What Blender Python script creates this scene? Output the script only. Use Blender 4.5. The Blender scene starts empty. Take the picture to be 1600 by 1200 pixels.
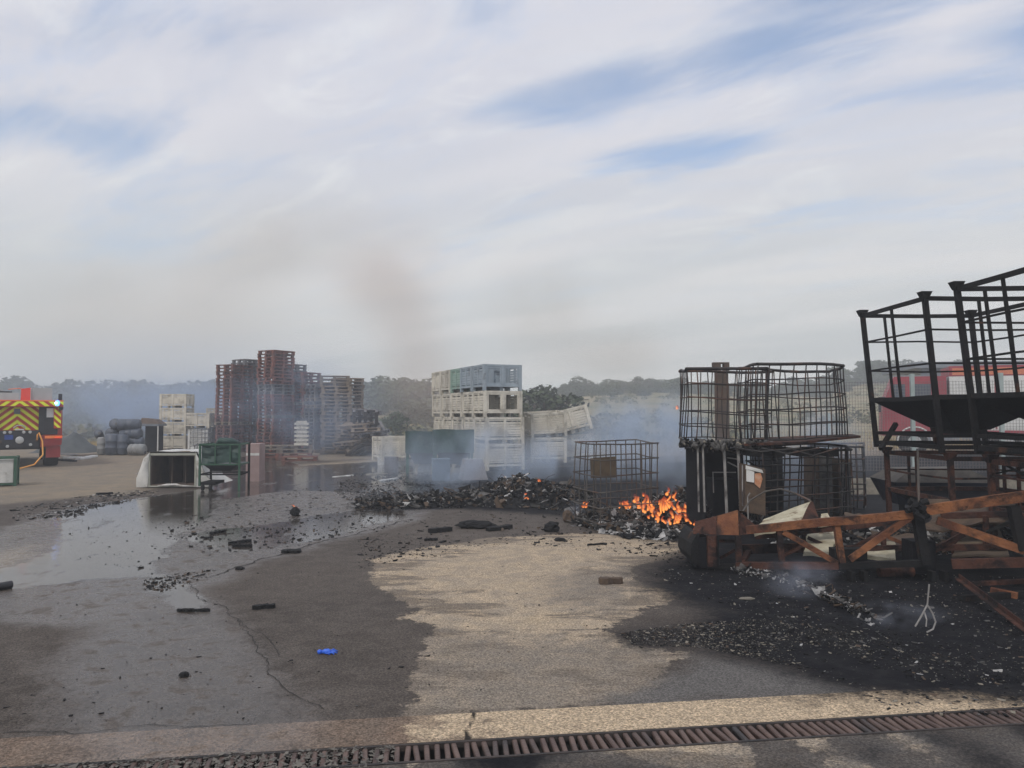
import bpy, math, random
import numpy as np
from mathutils import Vector, Matrix, noise as mnoise
random.seed(7); np.random.seed(7)
R = math.radians
sc = bpy.context.scene
COL = sc.collection

# ------------------------------------------------------------------ camera, sky, sun, exposure
PITCH = 2.29
cam_d = bpy.data.cameras.new('camera'); cam = bpy.data.objects.new('camera', cam_d); COL.objects.link(cam)
cam.location = (0, 0, 1.6); cam.rotation_euler = (R(90 + PITCH), 0, 0)
cam_d.sensor_width = 36; cam_d.lens = 27; cam_d.clip_start = .05; cam_d.clip_end = 3000
sc.camera = cam
SUN_EL, SUN_AZ = 48, 205          # azimuth clockwise from +Y
sun_d = bpy.data.lights.new('sun', 'SUN'); sun_d.energy = 1.5; sun_d.angle = R(10); sun_d.color = (1, .93, .84)
sun = bpy.data.objects.new('sun', sun_d); COL.objects.link(sun)
_sd = Vector((math.sin(R(SUN_AZ)) * math.cos(R(SUN_EL)), math.cos(R(SUN_AZ)) * math.cos(R(SUN_EL)), math.sin(R(SUN_EL))))
sun.rotation_euler = _sd.to_track_quat('Z', 'Y').to_euler()
sc.view_settings.view_transform = 'Standard'; sc.view_settings.look = 'None'
sc.view_settings.exposure = 0; sc.view_settings.gamma = 1; sc.view_settings.use_curve_mapping = False
sc.render.engine = 'CYCLES'
sc.cycles.use_denoising = True
sc.cycles.max_bounces = 6; sc.cycles.diffuse_bounces = 2; sc.cycles.glossy_bounces = 2
sc.cycles.volume_bounces = 1; sc.cycles.transparent_max_bounces = 10
sc.cycles.volume_max_steps = 48
sc.cycles.sample_clamp_indirect = 4

class NT:
    def __init__(s, nt): s.nt = nt; s.nodes = nt.nodes; s.links = nt.links
    def put(s, sock, v):
        if v is None: return
        if isinstance(v, bpy.types.NodeSocket): s.links.new(v, sock)
        else:
            try: sock.default_value = v
            except Exception: sock.default_value = (*v, 1) if len(v) == 3 else v
    def n(s, t, ins=None, **props):
        nd = s.nodes.new(t)
        for k, v in props.items(): setattr(nd, k, v)
        for k, v in (ins or {}).items(): s.put(nd.inputs[k], v)
        return nd
    def m(s, op, a, b=None, c=None, clamp=False):
        nd = s.nodes.new('ShaderNodeMath'); nd.operation = op; nd.use_clamp = clamp
        s.put(nd.inputs[0], a); s.put(nd.inputs[1], b); s.put(nd.inputs[2], c)
        return nd.outputs[0]
    def vm(s, op, a, b=None):
        nd = s.nodes.new('ShaderNodeVectorMath'); nd.operation = op
        s.put(nd.inputs[0], a); s.put(nd.inputs[1], b)
        return nd.outputs['Value'] if op in ('LENGTH', 'DOT_PRODUCT', 'DISTANCE') else nd.outputs[0]
    def mix(s, f, a, b):
        nd = s.nodes.new('ShaderNodeMix'); nd.data_type = 'RGBA'
        s.put(nd.inputs['Factor'], f); s.put(nd.inputs[6], a); s.put(nd.inputs[7], b)
        return nd.outputs[2]
    def fmix(s, f, a, b):
        nd = s.nodes.new('ShaderNodeMix'); nd.data_type = 'FLOAT'
        s.put(nd.inputs['Factor'], f); s.put(nd.inputs[2], a); s.put(nd.inputs[3], b)
        return nd.outputs[0]
    def noise(s, v, scale, detail=3, rough=.55, dist=0):
        return s.n('ShaderNodeTexNoise', {'Vector': v, 'Scale': scale, 'Detail': detail, 'Roughness': rough, 'Distortion': dist}).outputs['Fac']
    def sm(s, v, a, b, lo=0., hi=1.):
        nd = s.n('ShaderNodeMapRange', {'Value': v, 'From Min': a, 'From Max': b, 'To Min': lo, 'To Max': hi}, interpolation_type='SMOOTHSTEP')
        return nd.outputs[0]
    def mapping(s, v, scale=(1, 1, 1), rot=(0, 0, 0), loc=(0, 0, 0)):
        return s.n('ShaderNodeMapping', {'Vector': v, 'Scale': scale, 'Rotation': rot, 'Location': loc}).outputs[0]

world = bpy.data.worlds.new('World'); sc.world = world; world.use_nodes = True
w = NT(world.node_tree); world.node_tree.nodes.clear()
sky = w.n('ShaderNodeTexSky', sky_type='NISHITA', sun_disc=False, sun_elevation=R(SUN_EL), sun_rotation=R(SUN_AZ), air_density=1.0, dust_density=1.2, ozone_density=1.5)
gen = w.n('ShaderNodeTexCoord').outputs['Generated']
sx = w.n('ShaderNodeSeparateXYZ', {0: gen})
zz = w.m('MAXIMUM', w.m('ADD', sx.outputs[2], .10), .02)
pl = w.n('ShaderNodeCombineXYZ', {0: w.m('DIVIDE', sx.outputs[0], zz), 1: w.m('DIVIDE', sx.outputs[1], zz), 2: 0.}).outputs[0]
rot = w.mapping(pl, rot=(0, 0, R(36)))
st = w.mapping(rot, scale=(.55, 1.9, 1))
n_a = w.noise(st, 1.3, 6, .52, .25)
n_b = w.noise(st, .55, 3, .5, .1)
n_c = w.noise(w.mapping(rot, scale=(.8, 1.8, 1), loc=(4, 2, 0)), 1.7, 8, .60, 1.0)
def patch(cx, cy, rx, ry, ang):
    q = w.mapping(w.mapping(pl, loc=(-cx, -cy, 0)), rot=(0, 0, R(-ang)))
    q = w.mapping(q, scale=(1 / rx, 1 / ry, 1))
    return w.sm(w.vm('LENGTH', q), 1.0, 0.0)
# thin openings where blue shows, laid out on the cloud deck itself
pt = None
for a in ((.62, 1.66, .50, .15, -30), (.24, 1.86, .34, .15, -22), (.75, 1.45, .4, .12, -30), (1.10, 1.80, .42, .10, -20), (-1.22, 2.0, .32, .2, 15), (-1.15, 1.5, .5, .12, 10), (.52, 2.2, .32, .13, -20),
          (-1.55, 3.05, .4, .2, -10), (1.15, 1.55, .5, .15, 20), (2.5, .8, .9, .3, 40), (-2.4, .6, .8, .3, 40), (.6, -1.6, 1., .3, 30), (-1.2, -2.2, .8, .4, 30)):
    p = patch(a[0], a[1], a[2] * 1.5, a[3] * 1.9, a[4]); pt = p if pt is None else w.m('MAXIMUM', pt, p)
open_ = w.m('ADD', w.m('MULTIPLY', pt, .72), w.m('ADD', w.m('MULTIPLY', w.m('SUBTRACT', n_a, .5), 2.6), w.m('MULTIPLY', w.m('SUBTRACT', n_c, .5), 1.3)))
blue = w.sm(open_, .05, 1.05, 0., .80)
hz = w.sm(sx.outputs[2], .04, .40)
cloud = w.mix(w.sm(n_b, .35, .65), (.66, .68, .77, 1), (.80, .79, .84, 1))
n_d = w.noise(w.mapping(rot, scale=(.75, 1.7, 1), loc=(1, 7, 0)), 1.9, 8, .58, 1.1)
cloud = w.mix(w.m('MULTIPLY', w.sm(n_c, .42, .72), .7), cloud, (.60, .67, .83, 1))
cloud = w.mix(w.m('MULTIPLY', w.sm(n_d, .48, .72), .75), cloud, (.86, .87, .90, 1))
low = w.mix(w.sm(n_b, .4, .6), (.70, .725, .71, 1), (.83, .825, .80, 1))
cloud = w.mix(hz, low, cloud)
blue = w.m('MULTIPLY', blue, w.sm(sx.outputs[2], .08, .3))
bg1 = w.n('ShaderNodeBackground', {'Color': sky.outputs[0], 'Strength': .17})
bg2 = w.n('ShaderNodeBackground', {'Color': cloud, 'Strength': 1.0})
mx = w.n('ShaderNodeMixShader', {0: blue, 1: bg2.outputs[0], 2: bg1.outputs[0]})
w.n('ShaderNodeOutputWorld', {'Surface': mx.outputs[0]})

# ------------------------------------------------------------------ photo pixel (1600x1200) -> place
_s, _c = math.sin(R(PITCH)), math.cos(R(PITCH))
def ray(px, py):
    cx, cz = (px - 800) / 1200, (600 - py) / 1200
    return Vector((cx, _c - cz * _s, _s + cz * _c))
def P(px, py, Y):
    d = ray(px, py); t = Y / d.y
    return Vector((d.x * t, Y, 1.6 + d.z * t))
def G(px, py, z=0.):
    d = ray(px, py); t = (z - 1.6) / d.z
    return Vector((d.x * t, d.y * t, z))
def X(px, Y): return (px - 800) / 1200 * Y

# ------------------------------------------------------------------ helpers
def tag(o, label=None, cat=None, group=None, kind=None):
    if label: o['label'] = label
    if cat: o['category'] = cat
    if group: o['group'] = group
    if kind: o['kind'] = kind
    return o
def empty(name, loc=(0, 0, 0), rz=0, label=None, cat=None, group=None, rot=None):
    o = bpy.data.objects.new(name, None); COL.objects.link(o); o.location = loc
    o.rotation_euler = rot if rot else (0, 0, rz); o.empty_display_size = .1
    return tag(o, label, cat, group)
def copy_tree(o, parent=None):
    c = o.copy(); COL.objects.link(c); c.parent = parent
    for ch in list(o.children): copy_tree(ch, c)
    return c
class MB:
    def __init__(s): s.v = []; s.f = []; s.mi = []
    def add(s, vs, fs, mi=0):
        b = len(s.v); s.v += [tuple(v) for v in vs]
        s.f += [tuple(b + i for i in f) for f in fs]; s.mi += [mi] * len(fs); return s
    BF = [(0, 3, 2, 1), (4, 5, 6, 7), (0, 1, 5, 4), (1, 2, 6, 5), (2, 3, 7, 6), (3, 0, 4, 7)]
    def box(s, x0, x1, y0, y1, z0, z1, mi=0):
        return s.add([(x0, y0, z0), (x1, y0, z0), (x1, y1, z0), (x0, y1, z0), (x0, y0, z1), (x1, y0, z1), (x1, y1, z1), (x0, y1, z1)], s.BF, mi)
    def hexa(s, pts, mi=0): return s.add(pts, s.BF, mi)
    def bar(s, a, b, wd, ht=None, up=(0, 0, 1), mi=0, ch=0):
        a, b = Vector(a), Vector(b); ht = ht or wd; d = (b - a).normalized(); up = Vector(up)
        if abs(d.dot(up)) > .98: up = Vector((0, 1, 0))
        sd = d.cross(up).normalized(); u = sd.cross(d).normalized()
        sd *= wd / 2; u *= ht / 2
        return s.add([a - sd - u, a + sd - u, a + sd + u, a - sd + u, b - sd - u, b + sd - u, b + sd + u, b - sd + u], s.BF, mi)
    def ang(s, a, b, wd, t=.008, up=(0, 0, 1), flip=1):
        """angle-iron profile"""
        a, b = Vector(a), Vector(b); d = (b - a).normalized(); up = Vector(up)
        if abs(d.dot(up)) > .98: up = Vector((0, 1, 0))
        sd = d.cross(up).normalized() * flip; u = sd.cross(d).normalized() * flip
        pr = [(0, 0), (wd, 0), (wd, t), (t, t), (t, wd), (0, wd)]
        vs = [a + sd * (p - wd / 2) + u * (q - wd / 2) for p, q in pr] + [b + sd * (p - wd / 2) + u * (q - wd / 2) for p, q in pr]
        fs = [(i, (i + 1) % 6, 6 + (i + 1) % 6, 6 + i) for i in range(6)] + [(0, 5, 4, 3, 2, 1), (6, 7, 8, 9, 10, 11)]
        return s.add(vs, fs)
    def tube(s, pts, r, seg=6, mi=0, caps=True):
        pts = [Vector(p) for p in pts]; n = len(pts); vs = []; ref = None
        for i, p in enumerate(pts):
            d = (pts[min(i + 1, n - 1)] - pts[max(i - 1, 0)])
            d = d.normalized() if d.length > 1e-9 else Vector((0, 0, 1))
            if ref is None: ref = Vector((0, 0, 1)) if abs(d.z) < .9 else Vector((0, 1, 0))
            sd = d.cross(ref).normalized(); u = sd.cross(d).normalized()
            rr = r[i] if isinstance(r, (list, tuple)) else r
            for k in range(seg):
                a = 2 * math.pi * k / seg
                vs.append(p + sd * math.cos(a) * rr + u * math.sin(a) * rr)
        fs = [(i * seg + k, i * seg + (k + 1) % seg, (i + 1) * seg + (k + 1) % seg, (i + 1) * seg + k) for i in range(n - 1) for k in range(seg)]
        if caps: fs += [tuple(reversed(range(seg))), tuple((n - 1) * seg + k for k in range(seg))]
        return s.add(vs, fs, mi)
    def lathe(s, prof, c=(0, 0, 0), seg=20, axis='z', mi=0):
        vs = []
        for r, z in prof:
            for k in range(seg):
                a = 2 * math.pi * k / seg; p = (r * math.cos(a), r * math.sin(a), z)
                if axis == 'x': p = (z, p[0], p[1])
                if axis == 'y': p = (p[0], z, p[1])
                vs.append((c[0] + p[0], c[1] + p[1], c[2] + p[2]))
        n = len(prof)
        fs = [(i * seg + k, i * seg + (k + 1) % seg, (i + 1) * seg + (k + 1) % seg, (i + 1) * seg + k) for i in range(n - 1) for k in range(seg)]
        fs += [tuple(reversed(range(seg))), tuple((n - 1) * seg + k for k in range(seg))]
        return s.add(vs, fs, mi)
    def slab(s, pts, th, nrm=None, mi=0):
        """polygon with thickness"""
        pts = [Vector(p) for p in pts]
        if nrm is None: nrm = (pts[1] - pts[0]).cross(pts[2] - pts[0]).normalized()
        nrm = Vector(nrm) * th; n = len(pts)
        vs = pts + [p + nrm for p in pts]
        fs = [tuple(reversed(range(n))), tuple(range(n, 2 * n))] + [(i, (i + 1) % n, n + (i + 1) % n, n + i) for i in range(n)]
        return s.add(vs, fs, mi)
    def build(s, name, mat, parent=None, smooth=False, loc=None):
        me = bpy.data.meshes.new(name); me.from_pydata(s.v, [], s.f)
        for m_ in (mat if isinstance(mat, (list, tuple)) else [mat]): me.materials.append(m_)
        if any(s.mi): me.polygons.foreach_set('material_index', s.mi)
        if smooth: me.polygons.foreach_set('use_smooth', [True] * len(me.polygons))
        me.update()
        o = bpy.data.objects.new(name, me); COL.objects.link(o)
        if parent: o.parent = parent
        if loc is not None: o.location = loc
        return o
def copy_of(o, parent=None, loc=None):
    c = o.copy(); COL.objects.link(c)
    if parent: c.parent = parent
    if loc is not None: c.location = loc
    return c

ORD = ['', 'first', 'second', 'third', 'fourth', 'fifth', 'sixth', 'seventh', 'eighth', 'ninth', 'tenth', 'eleventh', 'twelfth', 'thirteenth', 'fourteenth', 'fifteenth',
       'sixteenth', 'seventeenth', 'eighteenth', 'nineteenth', 'twentieth']
def ordn(k):
    if k <= 20: return ORD[k]
    t = {2: 'twenty', 3: 'thirty', 4: 'forty', 5: 'fifty', 6: 'sixty', 7: 'seventy'}[k // 10]
    return (t + '-' + ORD[k % 10]) if k % 10 else t[:-1] + 'ieth'

# ------------------------------------------------------------------ materials
MATS = {}
def pbr(name, c1, c2=None, rough=.8, metal=0., scale=6., bump=.0, bscale=60., c3=None, s3=2., t3=(.55, .7), rand=.0, spec=.5, coat=0., stretch=(1, 1, 1), d1=4):
    mt = bpy.data.materials.new(name); mt.use_nodes = True; t = NT(mt.node_tree); t.nodes.clear()
    tc = t.n('ShaderNodeTexCoord').outputs['Object']
    oi = t.n('ShaderNodeObjectInfo').outputs['Random']
    v = t.vm('ADD', t.mapping(tc, scale=stretch), t.n('ShaderNodeCombineXYZ', {0: t.m('MULTIPLY', oi, 37.), 1: t.m('MULTIPLY', oi, 11.), 2: t.m('MULTIPLY', oi, 23.)}).outputs[0])
    f = t.sm(t.noise(v, scale, d1, .6), .32, .68)
    col = t.mix(f, (*c1, 1), (*(c2 or c1), 1))
    if c3 is not None: col = t.mix(t.sm(t.noise(v, s3, 5, .62, .3), *t3), col, (*c3, 1))
    if rand:
        hv = t.n('ShaderNodeHueSaturation', {'Color': col, 'Hue': .5, 'Saturation': t.sm(oi, 0, 1, 1 - rand * .5, 1 + rand * .3), 'Value': t.m('MULTIPLY_ADD', oi, rand * 2, 1 - rand)})
        col = hv.outputs[0]
    ins = {'Base Color': col, 'Roughness': t.m('MULTIPLY_ADD', f, .12, rough - .06), 'Metallic': metal, 'Specular IOR Level': spec, 'Coat Weight': coat}
    b = t.n('ShaderNodeBsdfPrincipled', ins)
    if bump:
        bp = t.n('ShaderNodeBump', {'Strength': bump, 'Distance': .02, 'Height': t.noise(v, bscale, 4, .6)})
        t.links.new(bp.outputs[0], b.inputs['Normal'])
    t.n('ShaderNodeOutputMaterial', {'Surface': b.outputs[0]})
    MATS[name] = mt; return mt
soot = pbr('soot_steel', (.006, .006, .007), (.014, .013, .013), .75, 0, 5, .4, 40, c3=(.09, .04, .022), s3=3, t3=(.60, .78), spec=.2)
soot2 = pbr('sooty_sheet', (.005, .005, .007), (.014, .014, .018), .8, 0, 3, .4, 30, spec=.2)
rust = pbr('orange_rust', (.12, .045, .025), (.30, .125, .055), .88, 0, 3, .8, 45, c3=(.035, .02, .017), s3=4.5, t3=(.44, .64), d1=7, spec=.25)
rustd = pbr('dark_rust', (.065, .028, .02), (.14, .058, .036), .88, 0, 4, .8, 45, c3=(.018, .012, .012), s3=4, t3=(.40, .60), d1=7, spec=.25)
cagem = pbr('burnt_cage_steel', (.060, .052, .046), (.13, .12, .11), .7, .3, 3, .2, 60, c3=(.14, .075, .05), s3=2)
cageb = pbr('black_cage_steel', (.014, .013, .015), (.05, .045, .042), .8, 0, 3, .2, 60, c3=(.12, .055, .035), s3=1.6, t3=(.5, .7))
cream = pbr('cream_plastic', (.54, .50, .42), (.66, .62, .53), .65, 0, 3, .1, 30, c3=(.36, .33, .27), s3=2.5, t3=(.48, .66), rand=.12)
hazeblue = pbr('haze_blue_plastic', (.25, .30, .34), (.32, .37, .41), .6, 0, 4, .1, 30, c3=(.18, .2, .22), s3=3, rand=.12)  # grey-blue of older bins, with smoke haze put into the colour
palegreen = pbr('pale_green_plastic', (.22, .33, .28), (.28, .39, .33), .6, 0, 4, .1, 30, c3=(.18, .2, .2), s3=3)
charm = pbr('charcoal', (.005, .005, .006), (.016, .016, .017), .85, 0, 9, .6, 50, spec=.25)
ashg = pbr('grey_ash', (.06, .058, .056), (.14, .135, .13), .95, 0, 9, .6, 50)
ashw = pbr('white_ash', (.30, .30, .30), (.48, .47, .46), .95, 0, 9, .6, 50)
brownd = pbr('scorched_brown', (.06, .04, .028), (.11, .075, .05), .9, 0, 9, .6, 50)
stone = pbr('pale_pebble', (.17, .155, .125), (.28, .25, .20), .9, 0, 9, .5, 50)
wood_g = pbr('weathered_pallet_wood', (.17, .135, .10), (.25, .20, .155), .9, 0, 5, .3, 60, rand=.25, stretch=(1, 6, 6))
wood_r = pbr('red_painted_wood', (.15, .065, .052), (.23, .095, .07), .85, 0, 5, .3, 60, c3=(.13, .09, .08), s3=3, rand=.25)
wood_b = pbr('blue_grey_wood', (.12, .12, .13), (.19, .18, .18), .9, 0, 5, .3, 60, rand=.25)
wood_p = pbr('pale_new_wood', (.42, .34, .24), (.52, .43, .31), .85, 0, 5, .3, 60)
insul = pbr('cream_insulation', (.40, .36, .25), (.56, .52, .40), .9, 0, 6, .9, 25, c3=(.15, .10, .06), s3=5, t3=(.52, .66))
green_p = pbr('green_painted_steel', (.02, .07, .04), (.035, .10, .06), .5, 0, 5, .15, 40)
tarp_g = pbr('dark_green_tarpaulin', (.014, .04, .035), (.03, .07, .06), .6, 0, 3, .6, 8, c3=(.06, .09, .08), s3=2.5)  # green shifted bluish so the colour itself carries some smoke haze
whitefilm = pbr('white_plastic_film', (.50, .50, .48), (.62, .61, .58), .5, 0, 5, .5, 12, c3=(.3, .28, .24), s3=4)
grime = pbr('grimy_brown_board', (.07, .05, .04), (.12, .085, .065), .8, 0, 4, .4, 20)
tank_b = pbr('blue_grey_drum_plastic', (.055, .07, .095), (.085, .10, .13), .5, 0, 4, .1, 20, rand=.15)
tank_g = pbr('light_grey_drum_plastic', (.20, .21, .215), (.28, .29, .29), .5, 0, 4, .1, 20)
red_v = pbr('red_vehicle_paint', (.50, .02, .022), (.56, .035, .03), .35, 0, 2, 0, 20, coat=.3, c3=(.3, .03, .03), s3=2, t3=(.6, .8))
dred_v = pbr('dark_red_trim', (.22, .015, .02), (.26, .03, .03), .45, 0, 3)
refl_r = pbr('red_reflective_tape', (.42, .03, .02), (.48, .05, .03), .45)
refl_y = pbr('yellow_reflective_tape', (.72, .80, .03), (.80, .86, .05), .45)
orange_t = pbr('orange_reflective_tape', (.85, .16, .04), (.9, .24, .06), .4)
rubber = pbr('black_rubber', (.012, .012, .012), (.022, .021, .02), .85, 0, 6, .3, 40)
alu = pbr('aluminium_locker', (.40, .41, .41), (.48, .49, .49), .5, .2, 3, .1, 20)
black_p = pbr('black_equipment', (.015, .016, .02), (.03, .032, .04), .5, 0, 5)
blue_p = pbr('blue_equipment', (.02, .05, .22), (.03, .07, .30), .4)
whitep = pbr('white_painted_panel', (.60, .60, .58), (.68, .68, .66), .5, 0, 3, .1, 20)
glassd = pbr('dark_window_glass', (.03, .045, .07), (.05, .065, .09), .08, 0, 3, spec=.8)
fencep = pbr('pale_grey_green_post', (.30, .36, .35), (.36, .42, .41), .6, 0, 3)
wirem = pbr('fence_wire', (.16, .15, .15), (.22, .2, .19), .6, .4, 3)
shedm = pbr('grey_corrugated_sheet', (.16, .18, .21), (.21, .23, .26), .6, .1, 2)
leafm = pbr('evergreen_leaves', (.028, .045, .018), (.055, .075, .03), .8, 0, 1.2, rand=.25)
leafd = pbr('scrub_leaves', (.07, .08, .032), (.12, .12, .05), .85, 0, .8, c3=(.20, .16, .08), s3=.4, t3=(.45, .65), rand=.2)
barkm = pbr('bark', (.07, .055, .04), (.11, .09, .07), .95, 0, 8, .4, 30)
drygrass = pbr('dry_grass_blades', (.34, .25, .12), (.46, .36, .18), .9, 0, 2, c3=(.2, .12, .06), s3=1)
hosem = pbr('orange_hose', (.80, .33, .06), (.85, .42, .10), .5)
glovem = pbr('blue_nitrile', (.02, .10, .60), (.04, .16, .75), .4)
pinkb = pbr('faded_pink_cardboard', (.28, .20, .19), (.34, .25, .24), .85, 0, 3)
pipem = pbr('black_pipe_plastic', (.012, .012, .015), (.02, .02, .024), .4)
def emis(name, col, st):
    mt = bpy.data.materials.new(name); mt.use_nodes = True; t = NT(mt.node_tree); t.nodes.clear()
    e = t.n('ShaderNodeEmission', {'Color': (*col, 1), 'Strength': st}); t.n('ShaderNodeOutputMaterial', {'Surface': e.outputs[0]}); return mt
beacon_m = emis('lit_blue_beacon', (.08, .22, 1.), 5.); beacon_c = emis('lit_beacon_core', (.6, .8, 1.), 4.)
tail_m = emis('lit_tail_lamp', (1., .12, .05), .8)

# ------------------------------------------------------------------ ground
A0, A1 = G(100, 1194), G(1600, 1105)          # far lip of the drain
U = (A1 - A0).normalized(); V = Vector((-U.y, U.x, 0))
def uv(p): d = p - A0; return d.dot(U), d.dot(V)
def xy(u, v, z=0): return A0 + U * u + V * v + Vector((0, 0, z))
uc, vc = uv(Vector((0, 0, 0)))
STRIP = .34
def poly(px): return np.array([G(a, b)[:2] for a, b in px])
def sdf(pts, pg):
    """signed distance, positive inside"""
    d = np.full(len(pts), 1e9); ins = np.zeros(len(pts), bool); n = len(pg)
    for i in range(n):
        a, b = pg[i], pg[(i + 1) % n]; e = b - a; wv = pts - a
        t = np.clip((wv @ e) / (e @ e + 1e-12), 0, 1)
        d = np.minimum(d, np.linalg.norm(wv - t[:, None] * e, axis=1))
        c = ((a[1] > pts[:, 1]) != (b[1] > pts[:, 1]))
        with np.errstate(divide='ignore', invalid='ignore'):
            xi = (b[0] - a[0]) * (pts[:, 1] - a[1]) / (b[1] - a[1]) + a[0]
        ins ^= c & (pts[:, 0] < xi)
    return np.where(ins, d, -d)
def pline(pts, pg):
    d = np.full(len(pts), 1e9)
    for i in range(len(pg) - 1):
        a, b = pg[i], pg[i + 1]; e = b - a; wv = pts - a
        t = np.clip((wv @ e) / (e @ e + 1e-12), 0, 1)
        d = np.minimum(d, np.linalg.norm(wv - t[:, None] * e, axis=1))
    return d
DRY = [[(572, 874), (640, 862), (760, 840), (900, 833), (1010, 836), (1075, 850), (1060, 868), (985, 888), (1010, 915), (1075, 925), (1010, 955), (955, 985), (985, 1012), (1078, 1018),
        (1085, 1030), (1020, 1075), (960, 1098), (760, 1125), (735, 1140), (635, 1130), (650, 1060), (668, 1000), (668, 978), (622, 966), (648, 952), (600, 925), (578, 890)]]
CHAR = [[(1000, 885), (1060, 872), (1090, 850), (1200, 830), (1800, 830), (2000, 1130), (1600, 1112), (1420, 1096), (1340, 1082), (1180, 1040), (1090, 1016), (985, 1006), (965, 990), (1060, 972), (1110, 955), (1020, 925), (1000, 905)],
        [(575, 800), (700, 795), (880, 806), (1000, 840), (1100, 850), (1400, 840), (1800, 830), (1800, 700), (1100, 720), (880, 730), (760, 735), (640, 745), (560, 770)]]
GREYD = [[(1085, 1026), (1180, 1040), (1340, 1080), (1180, 1092), (960, 1098), (1030, 1070)]]
GREY2 = [[(660, 985), (800, 1000), (1075, 1010), (1095, 1030), (1020, 1120), (620, 1150), (640, 1050)], [(1000, 905), (960, 955), (850, 940), (870, 900), (985, 880)]]
PUD = [[(97, 800), (135, 788), (240, 775), (322, 763), (332, 750), (330, 715), (440, 712), (470, 728), (580, 722), (700, 722), (770, 738), (640, 745), (560, 760), (440, 768), (335, 782), (330, 806), (300, 826), (275, 840), (268, 856), (245, 882), (262, 893), (290, 905), (330, 935), (300, 960), (250, 940), (215, 905), (150, 905), (60, 915), (-60, 928), (-70, 900), (20, 884), (72, 864), (84, 845), (82, 815), (90, 800)],
       [(215, 737), (240, 732), (250, 745), (215, 745)],
       [(290, 838), (330, 828), (440, 815), (560, 795), (640, 798), (640, 808), (600, 818), (500, 843), (400, 862), (330, 862)],
       [(445, 736), (700, 726), (700, 765), (560, 770), (445, 765)]]
WET = [[(110, 900), (170, 902), (290, 905), (350, 945), (390, 1000), (440, 1060), (500, 1130), (480, 1230), (130, 1260), (60, 1080), (120, 980)], [(60, 800), (600, 742), (760, 740), (650, 815), (400, 880), (250, 990), (-300, 960)]]
SAND = [[(-900, 800), (-400, 790), (0, 788), (90, 780), (150, 776), (245, 772), (230, 725), (330, 700), (440, 700), (445, 722), (590, 716), (700, 716), (1100, 712), (3000, 712), (5000, 665), (-5000, 665), (-3000, 760)],
        [(-80, 880), (50, 852), (60, 868), (20, 890), (-80, 905)],
        [(445, 733), (455, 727), (600, 716), (605, 722), (520, 731)]]
CRACK = [[(330, 902), (400, 878), (465, 857), (640, 812)], [(290, 905), (315, 935), (352, 947), (372, 968), (398, 988), (426, 1004), (432, 1026)], [(372, 968), (402, 1010), (432, 1062), (492, 1112)], [(640, 812), (700, 800)], [(0, 1148), (90, 1142), (400, 1133)], [(60, 918), (170, 903)]]
def maxsdf(pts, pols):
    r = None
    for p in pols:
        d = sdf(pts, poly(p)); r = d if r is None else np.maximum(r, d)
    return np.clip(r, -3, 3)

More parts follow.
